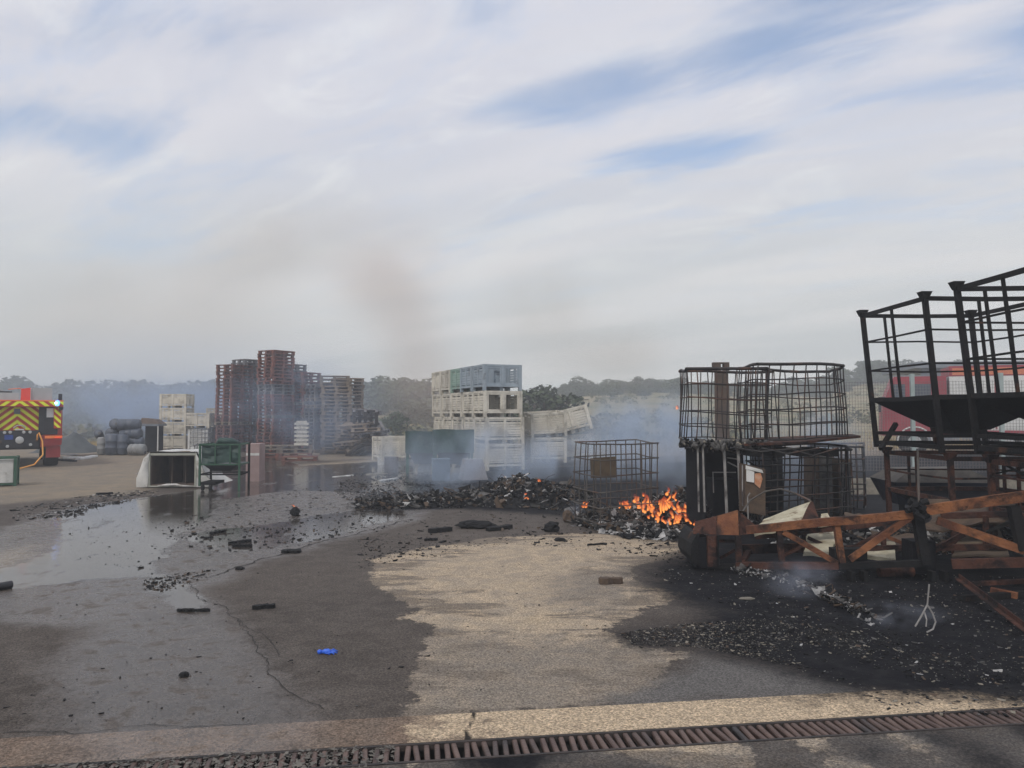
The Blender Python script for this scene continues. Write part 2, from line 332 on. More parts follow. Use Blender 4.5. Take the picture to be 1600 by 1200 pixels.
def ground_mat(name, kind):
    mt = bpy.data.materials.new(name); mt.use_nodes = True; t = NT(mt.node_tree); t.nodes.clear()
    pos = t.n('ShaderNodeTexCoord').outputs['Object']
    at = lambda nm: t.n('ShaderNodeAttribute', attribute_name=nm).outputs['Fac']
    n0 = t.noise(pos, .35, 4, .55); n1 = t.noise(pos, 1.3, 5, .6, .3); n2 = t.noise(pos, 5, 5, .62, .4); n3 = t.noise(pos, 24, 5, .65); n4 = t.noise(pos, 130, 3, .7)
    vor = t.n('ShaderNodeTexVoronoi', {'Vector': pos, 'Scale': 75.}); grit = vor.outputs['Distance']
    sub = lambda a, k: t.m('MULTIPLY', t.m('SUBTRACT', a, .5), k)
    warp = t.m('ADD', t.m('ADD', sub(n1, .55), sub(n2, .40)), sub(n3, .26))
    spk = t.sm(n4, .35, .7)
    # base damp asphalt
    base = t.mix(t.sm(n1, .3, .7), (.042, .033, .027, 1), (.072, .059, .050, 1))
    base = t.mix(t.m('MULTIPLY', t.sm(n2, .35, .7), .6), base, (.125, .105, .09, 1))
    base = t.mix(t.m('MULTIPLY', spk, .45), base, (.15, .132, .116, 1))
    base = t.mix(t.m('MULTIPLY', t.sm(grit, .18, .05), .35), base, (.20, .18, .16, 1))
    base = t.mix(t.m('MULTIPLY', t.sm(n0, .40, .62), .35), base, (.13, .108, .09, 1))
    if kind == 'strip':
        dryc = t.mix(t.sm(n3, .3, .7), (.62, .48, .32, 1), (.48, .38, .265, 1))
    else:
        dryc = t.mix(t.sm(n2, .3, .7), (.52, .41, .285, 1), (.36, .30, .23, 1))
        dryc = t.mix(t.m('MULTIPLY', t.sm(n1, .55, .75), .7), dryc, (.50, .39, .25, 1))
    dryc = t.mix(t.m('MULTIPLY', spk, .35), dryc, (.20, .175, .15, 1))
    dryc = t.mix(t.m('MULTIPLY', t.sm(t.noise(pos, 55, 4, .7), .60, .72), .7), dryc, (.09, .08, .07, 1))
    vst = t.mapping(pos, scale=(1, .35, 1))
    D = t.sm(t.m('ADD', at('dry'), warp), -.015, .03)
    stn = t.sm(t.m('ADD', t.noise(t.mapping(pos, scale=(.6, 1.9, 1)), 1.7, 7, .7, .6), t.m('MULTIPLY', at('dry'), -.15)), .45, .53)
    D = t.m('MULTIPLY', D, t.m('SUBTRACT', 1., t.m('MULTIPLY', stn, .65)))
    sandc = t.mix(t.sm(n1, .3, .7), (.28, .225, .16, 1), (.21, .18, .145, 1))
    sandc = t.mix(t.m('MULTIPLY', t.sm(n2, .4, .7), .5), sandc, (.16, .14, .12, 1))
    if kind == 'strip': sandc = t.mix(t.sm(n2, .35, .7), (.25, .175, .125, 1), (.18, .14, .11, 1))
    S = t.sm(t.m('ADD', at('sand'), t.m('MULTIPLY', warp, 2.)), -.25, .35)
    col = t.mix(S, base, sandc)
    col = t.mix(D, col, dryc)
    gd = t.m('MULTIPLY', t.sm(t.m('ADD', at('greyd'), t.m('MULTIPLY', warp, .8)), -.15, .1), .8)
    g2 = t.m('MULTIPLY', t.m('MULTIPLY', t.sm(t.m('ADD', at('greyd2'), t.m('MULTIPLY', warp, 1.)), -.3, .3), D), .62)
    col = t.mix(g2, col, (.165, .15, .135, 1))
    col = t.mix(gd, col, t.mix(spk, (.17, .16, .15, 1), (.10, .10, .10, 1)))
    # aggregate: dark pits and pale grains, colour of the surface itself
    agg = t.noise(pos, 70, 2, .8); ag2 = t.n('ShaderNodeTexVoronoi', {'Vector': pos, 'Scale': 110.}).outputs['Color']
    agr = t.n('ShaderNodeSeparateXYZ', {0: ag2}).outputs[0]
    gk = t.m('MULTIPLY_ADD', agr, .75, .62); gk = t.m('MULTIPLY', gk, t.sm(agg, .30, .62, .62, 1.22))
    gsc = t.vm('SCALE', col); t.links.new(gk, gsc.node.inputs['Scale']); col = gsc
    C = t.sm(t.m('ADD', at('char'), t.m('MULTIPLY', warp, 1.6)), -.28, .28)
    charc = t.mix(t.sm(n2, .35, .75), (.006, .006, .009, 1), (.02, .02, .022, 1))
    charc = t.mix(t.m('MULTIPLY', t.sm(n3, .62, .75), .8), charc, (.10, .10, .095, 1))
    charc = t.mix(t.m('MULTIPLY', t.sm(n1, .62, .78), .6), charc, (.07, .067, .062, 1))
    col = t.mix(C, col, charc)
    K = t.sm(t.m('ADD', at('crack'), t.m('MULTIPLY', sub(n2, .08), 1.)), .024, .008)
    col = t.mix(K, col, (.03, .025, .02, 1))
    W = t.m('MULTIPLY', t.sm(t.m('ADD', at('wet'), t.m('MULTIPLY', warp, 1.2)), -.18, .25), t.sm(n2, .66, .52, .25, 1.))
    Q = t.m('MULTIPLY', t.sm(t.m('ADD', at('puddle'), t.m('MULTIPLY', warp, .9)), -.05, .07), t.m('SUBTRACT', 1., t.m('MULTIPLY', C, .35)))
    isl = t.sm(t.noise(t.mapping(pos, scale=(.8, .45, 1)), 2.2, 8, .72, .6), .56, .66)
    Q = t.m('MULTIPLY', Q, t.m('SUBTRACT', 1., t.m('MULTIPLY', isl, .75)))
    dark = t.m('SUBTRACT', 1., t.m('ADD', t.m('MULTIPLY', W, .10), t.m('MULTIPLY', Q, .35), clamp=True))
    cn = t.vm('SCALE', col); t.links.new(dark, cn.node.inputs['Scale'])
    rough = t.fmix(D, .75, .92); rough = t.fmix(S, rough, .9)
    rough = t.fmix(C, rough, .9)
    wr = t.m('MULTIPLY_ADD', t.sm(n2, .3, .7), .22, .16)
    rough = t.fmix(t.m('MULTIPLY', W, t.m('SUBTRACT', 1., D)), rough, wr)
    rough = t.fmix(Q, rough, t.m('MULTIPLY_ADD', t.sm(n2, .4, .7), .06, .03))
    b = t.n('ShaderNodeBsdfPrincipled', {'Base Color': cn, 'Roughness': rough, 'IOR': 1.45, 'Specular IOR Level': t.fmix(Q, t.fmix(C, t.fmix(W, .22, .75), .15), .75)})
    h = t.m('ADD', t.m('MULTIPLY', n3, .6), t.m('MULTIPLY', n4, .35)); h = t.m('ADD', h, t.m('MULTIPLY', n2, .8))
    bp = t.n('ShaderNodeBump', {'Strength': t.fmix(Q, t.fmix(W, .8, .35), .03), 'Distance': .03, 'Height': h})
    t.links.new(bp.outputs[0], b.inputs['Normal'])
    t.n('ShaderNodeOutputMaterial', {'Surface': b.outputs[0]})
    return mt
gm = ground_mat('yard_surface', 'yard'); gm2 = ground_mat('drain_kerb_concrete', 'strip')

def grid_obj(name, pts, nr, nc, mat, attrs):
    fs = [(i * nc + j, i * nc + j + 1, (i + 1) * nc + j + 1, (i + 1) * nc + j) for i in range(nr - 1) for j in range(nc - 1)]
    me = bpy.data.meshes.new(name); me.from_pydata([tuple(p) for p in pts], [], fs)
    for k, a in attrs.items():
        at = me.attributes.new(k, 'FLOAT', 'POINT'); at.data.foreach_set('value', np.ascontiguousarray(a, dtype=np.float32))
    me.materials.append(mat); me.update()
    o = bpy.data.objects.new(name, me); COL.objects.link(o); return o
def attrs_for(P2, strip=False):
    cr = np.ones(len(P2))
    a = {'dry': maxsdf(P2, DRY), 'char': maxsdf(P2, CHAR), 'greyd': maxsdf(P2, GREYD), 'greyd2': maxsdf(P2, GREY2), 'puddle': maxsdf(P2, PUD), 'wet': maxsdf(P2, WET), 'sand': maxsdf(P2, SAND), 'crack': np.clip(cr, 0, 1)}
    return a
rows = []; y = STRIP - vc
rows.append(y)
while y < 225:
    y += max(.03, y * y / 1920 * 3.2) if y < 60 else y * .25
    rows.append(y)
cs = np.concatenate([np.linspace(-1.15, -.8, 12)[:-1], np.linspace(-.8, .8, 400), np.linspace(.8, 1.15, 12)[1:]])
pts = []
for r_ in rows:
    for s_ in cs: pts.append(xy(uc + s_ * r_, vc + r_))
pa = np.array([p[:] for p in pts])
tag(grid_obj('ground', pa, len(rows), len(cs), gm, attrs_for(pa[:, :2])), kind='structure')
# kerb strip beside the drain
us = np.arange(-4, 9, .03); vs_ = np.linspace(0, STRIP - .004, 14)
pa = np.array([xy(u, v, .003)[:] for v in vs_ for u in us])
at = attrs_for(pa[:, :2]); lx, _ = uv(G(655, 1130)); uu = np.tile(us, len(vs_)); vv = np.repeat(vs_, len(us))
rt, _ = uv(G(1330, 1100))
at['greyd2'] = np.full(len(uu), -2.); at['dry'] = np.clip((uu - lx) * 1.0 + .05, -.6, 1.2) ; at['sand'] = np.full(len(uu), .12); at['puddle'] = np.full(len(uu), -2.)
at['char'] = (uu - rt) * .35 - .15 + (vv - .17) * 1.2; at['greyd'] = np.full(len(uu), -2.)
crk = [uv(G(*q)) for q in ((742, 1114), (737, 1130), (730, 1142), (731, 1157))]
at['crack'] = np.minimum(pline(np.stack([uu, vv], 1), np.array(crk)) * 1.4, 1)
tag(grid_obj('kerb_strip', pa, len(vs_), len(us), gm2, at), kind='structure')
# cracks in the paving: thin, wandering, silt-filled
cm = pbr('crack_silt', (.018, .016, .014), (.035, .03, .026), .9, 0, 20)
m_ = MB(); random.seed(51)
for ci, c in enumerate(CRACK):
    L = [G(*q) for q in c]; pts_ = []
    for a, b in zip(L[:-1], L[1:]):
        n = max(2, int((b - a).length / .035))
        for i in range(n): pts_.append(a.lerp(b, i / n))
    pts_.append(L[-1]); vs = []; far = 1 if ci else 3.2
    for i, p in enumerate(pts_):
        d = (pts_[min(i + 1, len(pts_) - 1)] - pts_[max(i - 1, 0)]).normalized(); sd = Vector((-d.y, d.x, 0)); off = sd * (mnoise.noise(p * 3) * .09 + mnoise.noise(p * 17) * .025)
        wd_ = max(.0012, (mnoise.noise(p * 9 + Vector((9, 0, 0))) * .5 + .45) * .0065) * far; vs += [p + off - sd * wd_ + Vector((0, 0, .004)), p + off + sd * wd_ + Vector((0, 0, .004))]
    m_.add(vs, [(2 * i, 2 * i + 1, 2 * i + 3, 2 * i + 2) for i in range(len(pts_) - 1)])
tag(m_.build('pavement_crack', cm), kind='structure')
# near pavement this side of the drain
DW = .215
us = np.arange(-5, 10, .06); vs_ = np.linspace(-DW, -6, 60)
pa = np.array([xy(u, v)[:] for v in vs_ for u in us]); uu = np.tile(us, len(vs_)); vv = np.repeat(vs_, len(us)); z_ = np.full(len(uu), -2.)
nn = np.array([mnoise.noise(Vector((a * 2.2, b * 2.2, 3))) for a, b in zip(uu, vv)])
tag(grid_obj('pavement', pa, len(vs_), len(us), gm, {'dry': nn * .9 - .10, 'char': np.clip(-nn * .9 - .18, -1, .3), 'greyd': z_ + 1.95, 'puddle': z_, 'wet': z_, 'sand': z_, 'crack': z_ + 3, 'greyd2': z_}), kind='structure')
mb = MB()
mb.add([xy(-5, 0, 0), xy(10, 0, 0), xy(10, 0, -.22), xy(-5, 0, -.22), xy(10, -DW, -.22), xy(-5, -DW, -.22), xy(10, -DW, 0), xy(-5, -DW, 0)], [(0, 1, 2, 3), (3, 2, 4, 5), (5, 4, 6, 7)])
tag(mb.build('drain_channel', pbr('dark_silt', (.02, .022, .022), (.05, .05, .045), .8, 0, 8, .5, 30)), kind='structure')
# far-side skirt under the ground: a big plain so that the land carries on all round
mb = MB(); mb.box(-245, 245, -40, 238, -1.2, -.6)
tag(mb.build('land', sandm := pbr('plain_earth', (.24, .19, .13), (.18, .15, .11), .95, 0, .5)), kind='structure')

# drain grate
gr = empty('drain_grate', xy(2.5, -.1), 0, 'long rusty steel trench grate crossing the foreground beside the pale kerb strip', 'drain grate')
def gl(u, v, z): return xy(u, v, z) - Vector(gr.location)
grm = pbr('brown_grate_steel', (.10, .065, .055), (.17, .115, .095), .55, .3, 7, .35, 70, c3=(.05, .045, .045), s3=1.1, t3=(.5, .7))
grf = pbr('dark_grate_steel', (.03, .028, .028), (.07, .055, .05), .7, .3, 7, .35, 70)
for v_ in (-.012, -DW + .012):
    m_ = MB(); m_.bar(gl(-4, v_, -.012), gl(9, v_, -.012), .016, .03); m_.build('edge_rail', grf, gr)
u_ = -1.2; k = 0
barmesh = {}
while u_ < 6.1:
    m_ = MB(); j = random.uniform(-.004, .004); tl = random.uniform(-.007, .007)
    # rounded bar, as cast grates have
    a_, b_ = gl(u_ + j - tl, -.022, -.004), gl(u_ + j + tl, -DW + .022, -.004 + random.uniform(-.003, .001))
    n_ = (b_ - a_).normalized(); sd = Vector((-n_.y, n_.x, 0)); pr = [(-.010, -.03), (.010, -.03), (.0135, -.004), (.009, .003), (-.009, .003), (-.0135, -.004)]
    vs = [a_ + sd * p + Vector((0, 0, q)) for p, q in pr] + [b_ + sd * p + Vector((0, 0, q)) for p, q in pr]
    m_.add(vs, [(i, (i + 1) % 6, 6 + (i + 1) % 6, 6 + i) for i in range(6)] + [(5, 4, 3, 2, 1, 0), (6, 7, 8, 9, 10, 11)])
    m_.build('bar', grm, gr); u_ += .0475
# silt that chokes the left end of the grate
m_ = MB()
for i in range(5200):
    u = -1.7 + 3.2 * random.random() ** 1.7
    p = xy(u, random.uniform(-DW, 0), random.uniform(-.016, .004)); s = random.uniform(.004, .022)
    m_.add([p + Vector((random.uniform(-s, s), random.uniform(-s, s), random.uniform(0, s * .6))) for _ in range(4)], [(0, 1, 2), (0, 2, 3), (0, 3, 1), (1, 3, 2)])
tag(m_.build('silt', pbr('grey_silt', (.10, .095, .085), (.17, .155, .135), .9, 0, 9)), 'loose grey silt choking the left end of the drain grate', 'silt', kind='stuff')

# ------------------------------------------------------------------ hills
def sstep(a, b, x): t = min(1, max(0, (x - a) / (b - a))); return t * t * (3 - 2 * t)
def hill(x, y):
    r = sstep(40, 140, y)
    top = 4.3 + 4.2 * sstep(35, 75, x) + .6 * math.sin(x * .05)
    return -.5 + .52 * sstep(36, 48, y) + r * top + r * (mnoise.noise(Vector((x * .03, y * .03, 0))) * 1.6 + mnoise.noise(Vector((x * .12, y * .12, 5))) * .4) - 2.5 * sstep(160, 260, y)
hx = np.linspace(-240, 240, 120); hy = 36 * (235 / 36) ** np.linspace(0, 1, 90)
pa = np.array([(x, y, hill(x, y)) for y in hy for x in hx])
hm = bpy.data.materials.new('dry_hillside'); hm.use_nodes = True; t = NT(hm.node_tree); t.nodes.clear()
ps = t.n('ShaderNodeTexCoord').outputs['Object']
n1 = t.noise(ps, .05, 5, .6, .4); n2 = t.noise(ps, .3, 6, .65, .5); n3 = t.noise(ps, 2, 5, .6)
c_ = t.mix(t.sm(n1, .4, .6), (.24, .20, .095, 1), (.30, .235, .13, 1))
c_ = t.mix(t.sm(n2, .45, .62), c_, (.12, .125, .05, 1)); c_ = t.mix(t.m('MULTIPLY', t.sm(n3, .5, .75), .6), c_, (.09, .085, .045, 1))
b = t.n('ShaderNodeBsdfPrincipled', {'Base Color': c_, 'Roughness': .95}); t.n('ShaderNodeOutputMaterial', {'Surface': b.outputs[0]})
tag(grid_obj('hillside', pa, len(hy), len(hx), hm, {}), kind='structure')

# ------------------------------------------------------------------ trees and scrub
def leaf_clump(m_, c, rx, rz, n, ls, mi=0):
    for _ in range(n):
        while True:
            d = Vector((random.gauss(0, 1), random.gauss(0, 1), random.gauss(0, 1)))
            if d.length > .1: break
        d.normalize(); q = random.uniform(.62, 1.03)
        if d.z < -.3 and random.random() < .6: d.z = -d.z
        p = Vector(c) + Vector((d.x * rx * q, d.y * rx * q, d.z * rz * q))
        a = Vector((random.gauss(0, 1), random.gauss(0, 1), random.gauss(0, .7))).normalized(); b_ = a.cross(d + Vector((random.uniform(-.6, .6), random.uniform(-.6, .6), random.uniform(-.6, .6)))).normalized()
        s = ls * random.uniform(.6, 1.3)
        m_.add([p - a * s - b_ * s * .6, p + a * s * .9 - b_ * s * .5, p + a * s + b_ * s * .6, p - a * s * .7 + b_ * s * .7], [(0, 1, 2, 3)], mi)
def make_tree(seed, H=1., n=1500, wide=1.):
    random.seed(seed); root = empty('oak_tree')
    tr = MB(); tr.tube([(0, 0, -.3), (.02 * H, 0, .25 * H), (0.0, .03 * H, .5 * H), (-.03 * H, 0, .75 * H)], [.05 * H, .04 * H, .03 * H, .012 * H], 7)
    for k in range(5):
        a = k * 1.26 + random.random(); tr.tube([(0, 0, (.25 + .08 * k) * H), (.2 * H * math.cos(a) * wide, .2 * H * math.sin(a) * wide, (.45 + .08 * k) * H), (.33 * H * math.cos(a) * wide, .33 * H * math.sin(a) * wide, (.55 + .07 * k) * H)], [.022 * H, .015 * H, .006 * H], 5)
    tr.build('trunk', barkm, root, smooth=True)
    cr = MB(); nb = 14
    for k in range(nb):
        a = random.uniform(0, 6.28); rr = random.uniform(0, .34) * H * wide; hz_ = random.uniform(.10, .80) * H
        rr *= 1.15 - .55 * abs(hz_ / H - .5)
        s = random.uniform(.16, .25) * H
        leaf_clump(cr, (rr * math.cos(a), rr * math.sin(a), hz_), s * 1.15, s * .85, n // nb, .035 * H)
    cr.build('crown', leafm, root); return root
protos = [make_tree(100 + i, 1., 1900, 1.0 + .15 * (i % 3)) for i in range(6)]
random.seed(11)
tree_spots = []
# (photo x, distance, height)
for px_ in range(-60, 380, 19):
    tree_spots.append((px_ + random.uniform(-7, 7), random.uniform(62, 84), random.uniform(3.6, 5.0), 'left'))
for px_ in range(-40, 700, 34):
    tree_spots.append((px_ + random.uniform(-9, 9), random.uniform(50, 58), random.uniform(2.0, 3.1), 'low'))
for px_, Y_, h_ in ((575, 85, 4.6), (598, 88, 5.2), (622, 84, 4.4), (655, 80, 4.8), (668, 78, 5.2), (832, 48, 3.3), (852, 50, 3.6), (872, 52, 3.2), (840, 58, 3.9)):
    tree_spots.append((px_, Y_, h_, 'mid'))
for px_, h_ in ((888, 2.0), (903, 3.6), (912, 3.2), (933, 2.9), (952, 3.0), (965, 2.7), (982, 2.3), (998, 2.6), (1012, 3.2), (1030, 3.1), (1045, 2.9), (1062, 3.0), (1092, 2.8), (1118, 2.9), (1150, 2.6), (1185, 3), (1222, 3.2), (1240, 2.8), (1262, 3.1), (1290, 3.4),
                (1305, 4.2), (1322, 3.4), (1338, 3.6), (1356, 3.6), (1372, 3.8), (1390, 3.6), (1408, 3.2), (1425, 3.4), (1450, 3.2), (1475, 3.4), (1500, 3.2), (1530, 3.3), (1570, 3.1), (1600, 3.4)):
    tree_spots.append((px_, random.uniform(125, 140), h_, 'ridge'))
for px_ in range(876, 1345, 11):
    tree_spots.append((px_ + random.uniform(-4, 4), random.uniform(112, 138), random.uniform(1.5, 2.9), 'ridge'))
groups = {'left': 'smoke-veiled oaks in the wood on the left', 'low': 'low bushy oaks at the back edge of the yard', 'mid': 'oaks behind the bin stacks', 'ridge': 'small oaks along the ridge'}
texts = {'left': 'rounded oak hazed blue in the left wood, {} from the left', 'low': 'low bushy oak at the yard edge in front of the wood, {} from the left',
         'mid': 'dark evergreen oak beside the tall bin stack, {} from the left', 'ridge': 'small dark oak on the ridge skyline, {} from the left'}
cnt = {}
for i, (px_, Y_, h_, g_) in enumerate(sorted(tree_spots)):
    o = protos[i] if i < 6 else copy_tree(protos[i % 6])
    x_ = X(px_, Y_); o.location = (x_, Y_, max(hill(x_, Y_), 0) - .12 * h_); s = h_ * (random.uniform(.8, 1.25) if g_ == 'ridge' else 1)
    o.scale = (s * random.uniform(.9, 1.45), s * random.uniform(.9, 1.45), s); o.rotation_euler = (0, 0, random.uniform(0, 6))
    cnt[g_] = cnt.get(g_, 0) + 1
    tag(o, texts[g_].format(ordn(cnt[g_])), 'tree', groups[g_])
random.seed(21); m_ = MB()
for i in range(900):
    Y_ = 42 * (150 / 42) ** random.random(); px_ = random.uniform(-60, 1660); x_ = X(px_, Y_)
    if px_ > 1170 and Y_ < 62: continue
    s = random.uniform(.35, 1.0) * (1 if px_ > 700 else 1.3)
    leaf_clump(m_, (x_, Y_, hill(x_, Y_) + s * .3), s * 1.1, s * .6, 46, .13 * s + .03)
tag(m_.build('scrub', leafd), 'low olive-green scrub covering the hillside behind the yard', 'scrub', kind='stuff')
m_ = MB()
for i in range(7000):
    Y_ = random.uniform(34, 56); px_ = random.uniform(700, 1650) if random.random() < .7 else random.uniform(90, 230); x_ = X(px_, Y_)
    if px_ < 300: Y_ = random.uniform(33, 38); x_ = X(px_, Y_)
    z_ = max(0, hill(x_, Y_)); h_ = random.uniform(.15, .45); a = random.uniform(0, 3.14); dx, dy = .03 * math.cos(a), .03 * math.sin(a); lx_, ly_ = random.uniform(-.12, .12), random.uniform(-.12, .12)
    m_.add([(x_ - dx, Y_ - dy, z_), (x_ + dx, Y_ + dy, z_), (x_ + lx_, Y_ + ly_, z_ + h_)], [(0, 1, 2)])
tag(m_.build('dry_grass', drygrass), 'dry yellow grass at the edge of the yard', 'grass', kind='stuff')

# ------------------------------------------------------------------ wooden pallets
def pallet_mesh(mat, name='pallet'):
    m_ = MB(); L, Wd = 1.2, 1.0
    for j in range(5): y0 = -Wd / 2 + j * (Wd - .12) / 4; m_.box(-L / 2, L / 2, y0, y0 + .12, .122, .144)
    for i in (-1, 0, 1):
        m_.box(i * .525 - .06, i * .525 + .06, -Wd / 2 + .002, Wd / 2 - .002, .10, .1215)
        for j in (-1, 0, 1): m_.box(i * .525 - .058, i * .525 + .058, j * .43 - .05, j * .43 + .05, .0225, .0995)
    for j in (-1, 0, 1): m_.box(-L / 2, L / 2, j * .43 - .052, j * .43 + .052, 0, .022)
    return m_.build(name, mat)
pal = {'r': pallet_mesh(wood_r), 'g': pallet_mesh(wood_g), 'b': pallet_mesh(wood_b)}
used = set()
def put_pallet(k, loc, rot, label, group):
    o = pal[k]
    if k in used: o = o.copy(); COL.objects.link(o)
    used.add(k)
    o.location = loc; o.rotation_euler = rot; tag(o, label, 'pallet', group); return o
random.seed(5)
# photo centre x, distance, yaw, top y in the photo, kind, wording
stacks = [(366, 33.5, 62, 569, 'r', 'leftmost red pallet stack'), (391, 34.3, 55, 560, 'b', 'dark stack left of the tallest'), (430, 33.0, 58, 548, 'r', 'tallest red stack'),
          (455, 35.2, 60, 567, 'b', 'dark stack right of the tallest'), (476, 34.2, 64, 581, 'r', 'red stack right of centre'), (503, 32.8, 40, 598, 'b', 'grey stack beside the weathered one'),
          (525, 31.5, 14, 583, 'g', 'weathered grey stack at the right end'), (544, 33.4, 30, 590, 'g', 'grey stack behind the weathered one'), (353, 35.5, 60, 648, 'r', 'short red stack at the left edge'), (497, 35.5, 50, 602, 'b', 'dark stack at the back')]
for (px_, Y_, yaw, ytop, k, wd) in stacks:
    x_ = X(px_, Y_); ht = P(px_, ytop, Y_).z; n = int(ht / .144); dx = dy = 0; lean = random.uniform(-.10, .10)
    for i in range(n):
        kk = k
        if random.random() < .16: kk = random.choice('rgb' if k == 'r' else 'gb')
        dx += random.uniform(-.012, .012); dy += random.uniform(-.012, .012)
        over = .02
        put_pallet(kk, (x_ + dx + random.uniform(-.03, .03) + lean * (i / n) ** 2, Y_ + dy, i * .1445 + .002), (0, 0, R(yaw + random.uniform(-3, 3))),
                   '%s pallet in the %s, %s from the bottom' % ({'r': 'red-brown', 'g': 'weathered', 'b': 'grey'}[kk], wd, ordn(i + 1)), 'stacked wooden pallets')
# small stack and crates in front of the tallest stack
for i in range(3):
    for j, (px_, Y_) in enumerate(((437, 29.5), (463, 29.5))):
        put_pallet('g' if i else 'r', (X(px_, Y_), Y_, .002 + i * .1445 + (.0 if j == 0 else 0)), (0, 0, R(8 + 3 * i + j * 4)), 'pallet in the low stack before the tallest stack, %s pile, %s from bottom' % (('left', 'right')[j], ordn(i + 1)), 'low pallet stacks in front')
# heap of tumbled pallets to the right
random.seed(9)
for i in range(26):
    px_ = random.uniform(548, 602); Y_ = random.uniform(29.5, 33.5); hmax = max(.1, 1.55 * (1 - abs(px_ - 568) / 42)); z_ = random.uniform(.05, hmax) if i > 6 else .1 + .12 * i
    lay = i < 16
    put_pallet(random.choice('gbg'), (X(px_, Y_), Y_, z_), (R(random.uniform(-9, 9) if lay else random.uniform(-40, 40)), R(random.uniform(-9, 9) if lay else random.uniform(-35, 35)), R(random.uniform(0, 180))),
               'tumbled grey pallet in the collapsed heap beside the weathered stack, lying %s' % ('flat' if lay else 'askew'), 'collapsed heap of pallets')
put_pallet('r', (X(470, 27), 27, .004), (0, 0, R(12)), 'single bright red pallet flat on the ground before the stacks', 'loose pallets')
# white slatted crate standing on the low stack
cr_ = empty('slatted_crate', (X(472, 29.5), 29.5, .437), R(10), 'white slatted crate stack on the low pallets beside the weathered stack', 'crate')
for k in range(6):
    m_ = MB(); z0 = k * .155
    m_.box(-.26, .26, -.2, .2, z0, z0 + .085); m_.box(-.19, .19, -.13, .13, z0 + .085, z0 + .154); m_.box(-.03, .03, -.19, -.131, z0 + .085, z0 + .154); m_.build('tray', cream, cr_)

# ------------------------------------------------------------------ plastic bins
def make_bin(w_=1.2, d_=1.0, h_=.74, mat=cream, window=False, name='pallet_bin'):
    root = empty(name)
    def wall(n_bays, L, hole):
        m_ = MB(); z0, z1 = .13, h_ - .05
        m_.box(-L / 2, L / 2, -.02, .02, h_ - .06, h_ - .004); m_.box(-L / 2, L / 2, -.02, .02, .11, .17)
        bw = L / n_bays
        for k in range(n_bays + 1):
            x = -L / 2 + k * bw; x = min(max(x, -L / 2 + .03), L / 2 - .03); m_.box(x - .035, x + .035, -.028, .014, .172, h_ - .062)
        for k in range(n_bays):
            xa, xb = -L / 2 + k * bw + .036, -L / 2 + (k + 1) * bw - .036
            if k == 0: xa += .03
            if k == n_bays - 1: xb -= .03
            if hole: m_.box(xa, xa + .05, -.01, .01, .172, h_ - .062); m_.box(xb - .05, xb, -.01, .01, .172, h_ - .062); m_.box(xa + .051, xb - .051, -.01, .01, .172, .22); m_.box(xa + .051, xb - .051, -.01, .01, h_ - .11, h_ - .062); continue
            nsl = 7; hh = (h_ - .062 - .172) / nsl
            for j in range(nsl):
                gap = .035 if j in (0, nsl - 1) else .010
                m_.box(xa, xb, -.008, .008, .172 + j * hh + gap, .172 + (j + 1) * hh - .002)
        return m_
    for sgn in (-1, 1):
        o = wall(2, w_ - .08, window).build('side_wall', mat, root, loc=(0, sgn * (d_ / 2 - .03), 0)); o.rotation_euler = (0, 0, 0 if sgn < 0 else math.pi)
        o = wall(2, d_ - .08, False).build('side_wall', mat, root, loc=(sgn * (w_ / 2 - .03), 0, 0)); o.rotation_euler = (0, 0, sgn * math.pi / 2)
    pm = MB(); pm.box(-.045, .045, -.045, .045, .0, h_ - .002); p0 = pm.build('corner_post', mat, root, loc=(-(w_ / 2 - .045), -(d_ / 2 - .045), 0))
    for sx_, sy_ in ((1, -1), (1, 1), (-1, 1)): copy_of(p0, root, (sx_ * (w_ / 2 - .045), sy_ * (d_ / 2 - .045), 0))
    fm = MB(); fm.box(-w_ / 2 + .05, w_ / 2 - .05, -d_ / 2 + .05, d_ / 2 - .05, .115, .135); fm.build('floor_panel', mat, root)
    sk = MB(); sk.box(-.06, .06, -d_ / 2 + .1, d_ / 2 - .1, .0, .11); sk.build('skid', mat, root)
    return root
b_cream = make_bin(); b_blue = make_bin(mat=hazeblue); b_green = make_bin(mat=palegreen); b_win = make_bin(mat=hazeblue, window=True); b_cwin = make_bin(window=True)
usedb = set()
def put_bin(pr, loc, rot, label, group, scale=None):
    o = pr
    if pr.name in usedb: o = copy_tree(pr)
    usedb.add(pr.name)
    o.location = loc; o.rotation_euler = rot
    if scale: o.scale = scale
    tag(o, label, 'bin', group); return o
random.seed(31)
ax = Vector((.92, .39, 0)).normalized(); ay = Vector((-ax.y, ax.x, 0)); yaw = math.atan2(ax.y, ax.x)
front = Vector((X(761, 22.0), 22.0, 0)) + ax * .6 + ay * .5
tiers = ['bottom', 'second', 'third', 'top']
cols = ['front column', 'column just behind the front', 'middle column', 'fourth column back', 'rear column']
for c in range(5):
    for t_ in range(4):
        pr = b_cream
        if t_ == 3: pr = [b_win, b_blue, b_green, b_cream, b_cream][c]
        if t_ == 2 and c == 0: pr = b_cwin
        base = front + ay * c * 1.02 + Vector((random.uniform(-.02, .02) - .035 * t_, random.uniform(-.02, .02), t_ * .765))
        mt_ = {b_win: 'pale blue', b_blue: 'pale blue', b_green: 'pale green', b_cream: 'cream', b_cwin: 'cream'}[pr]  # pale blue here is the smoke-hazed tint
        put_bin(pr, base, (0, 0, yaw + R(random.uniform(-1, 1))), '%s bin, %s tier, %s of the tall bin tower' % (mt_, tiers[t_], cols[c]), 'plastic bins stacked in the central tower', (1, 1, 1.035))
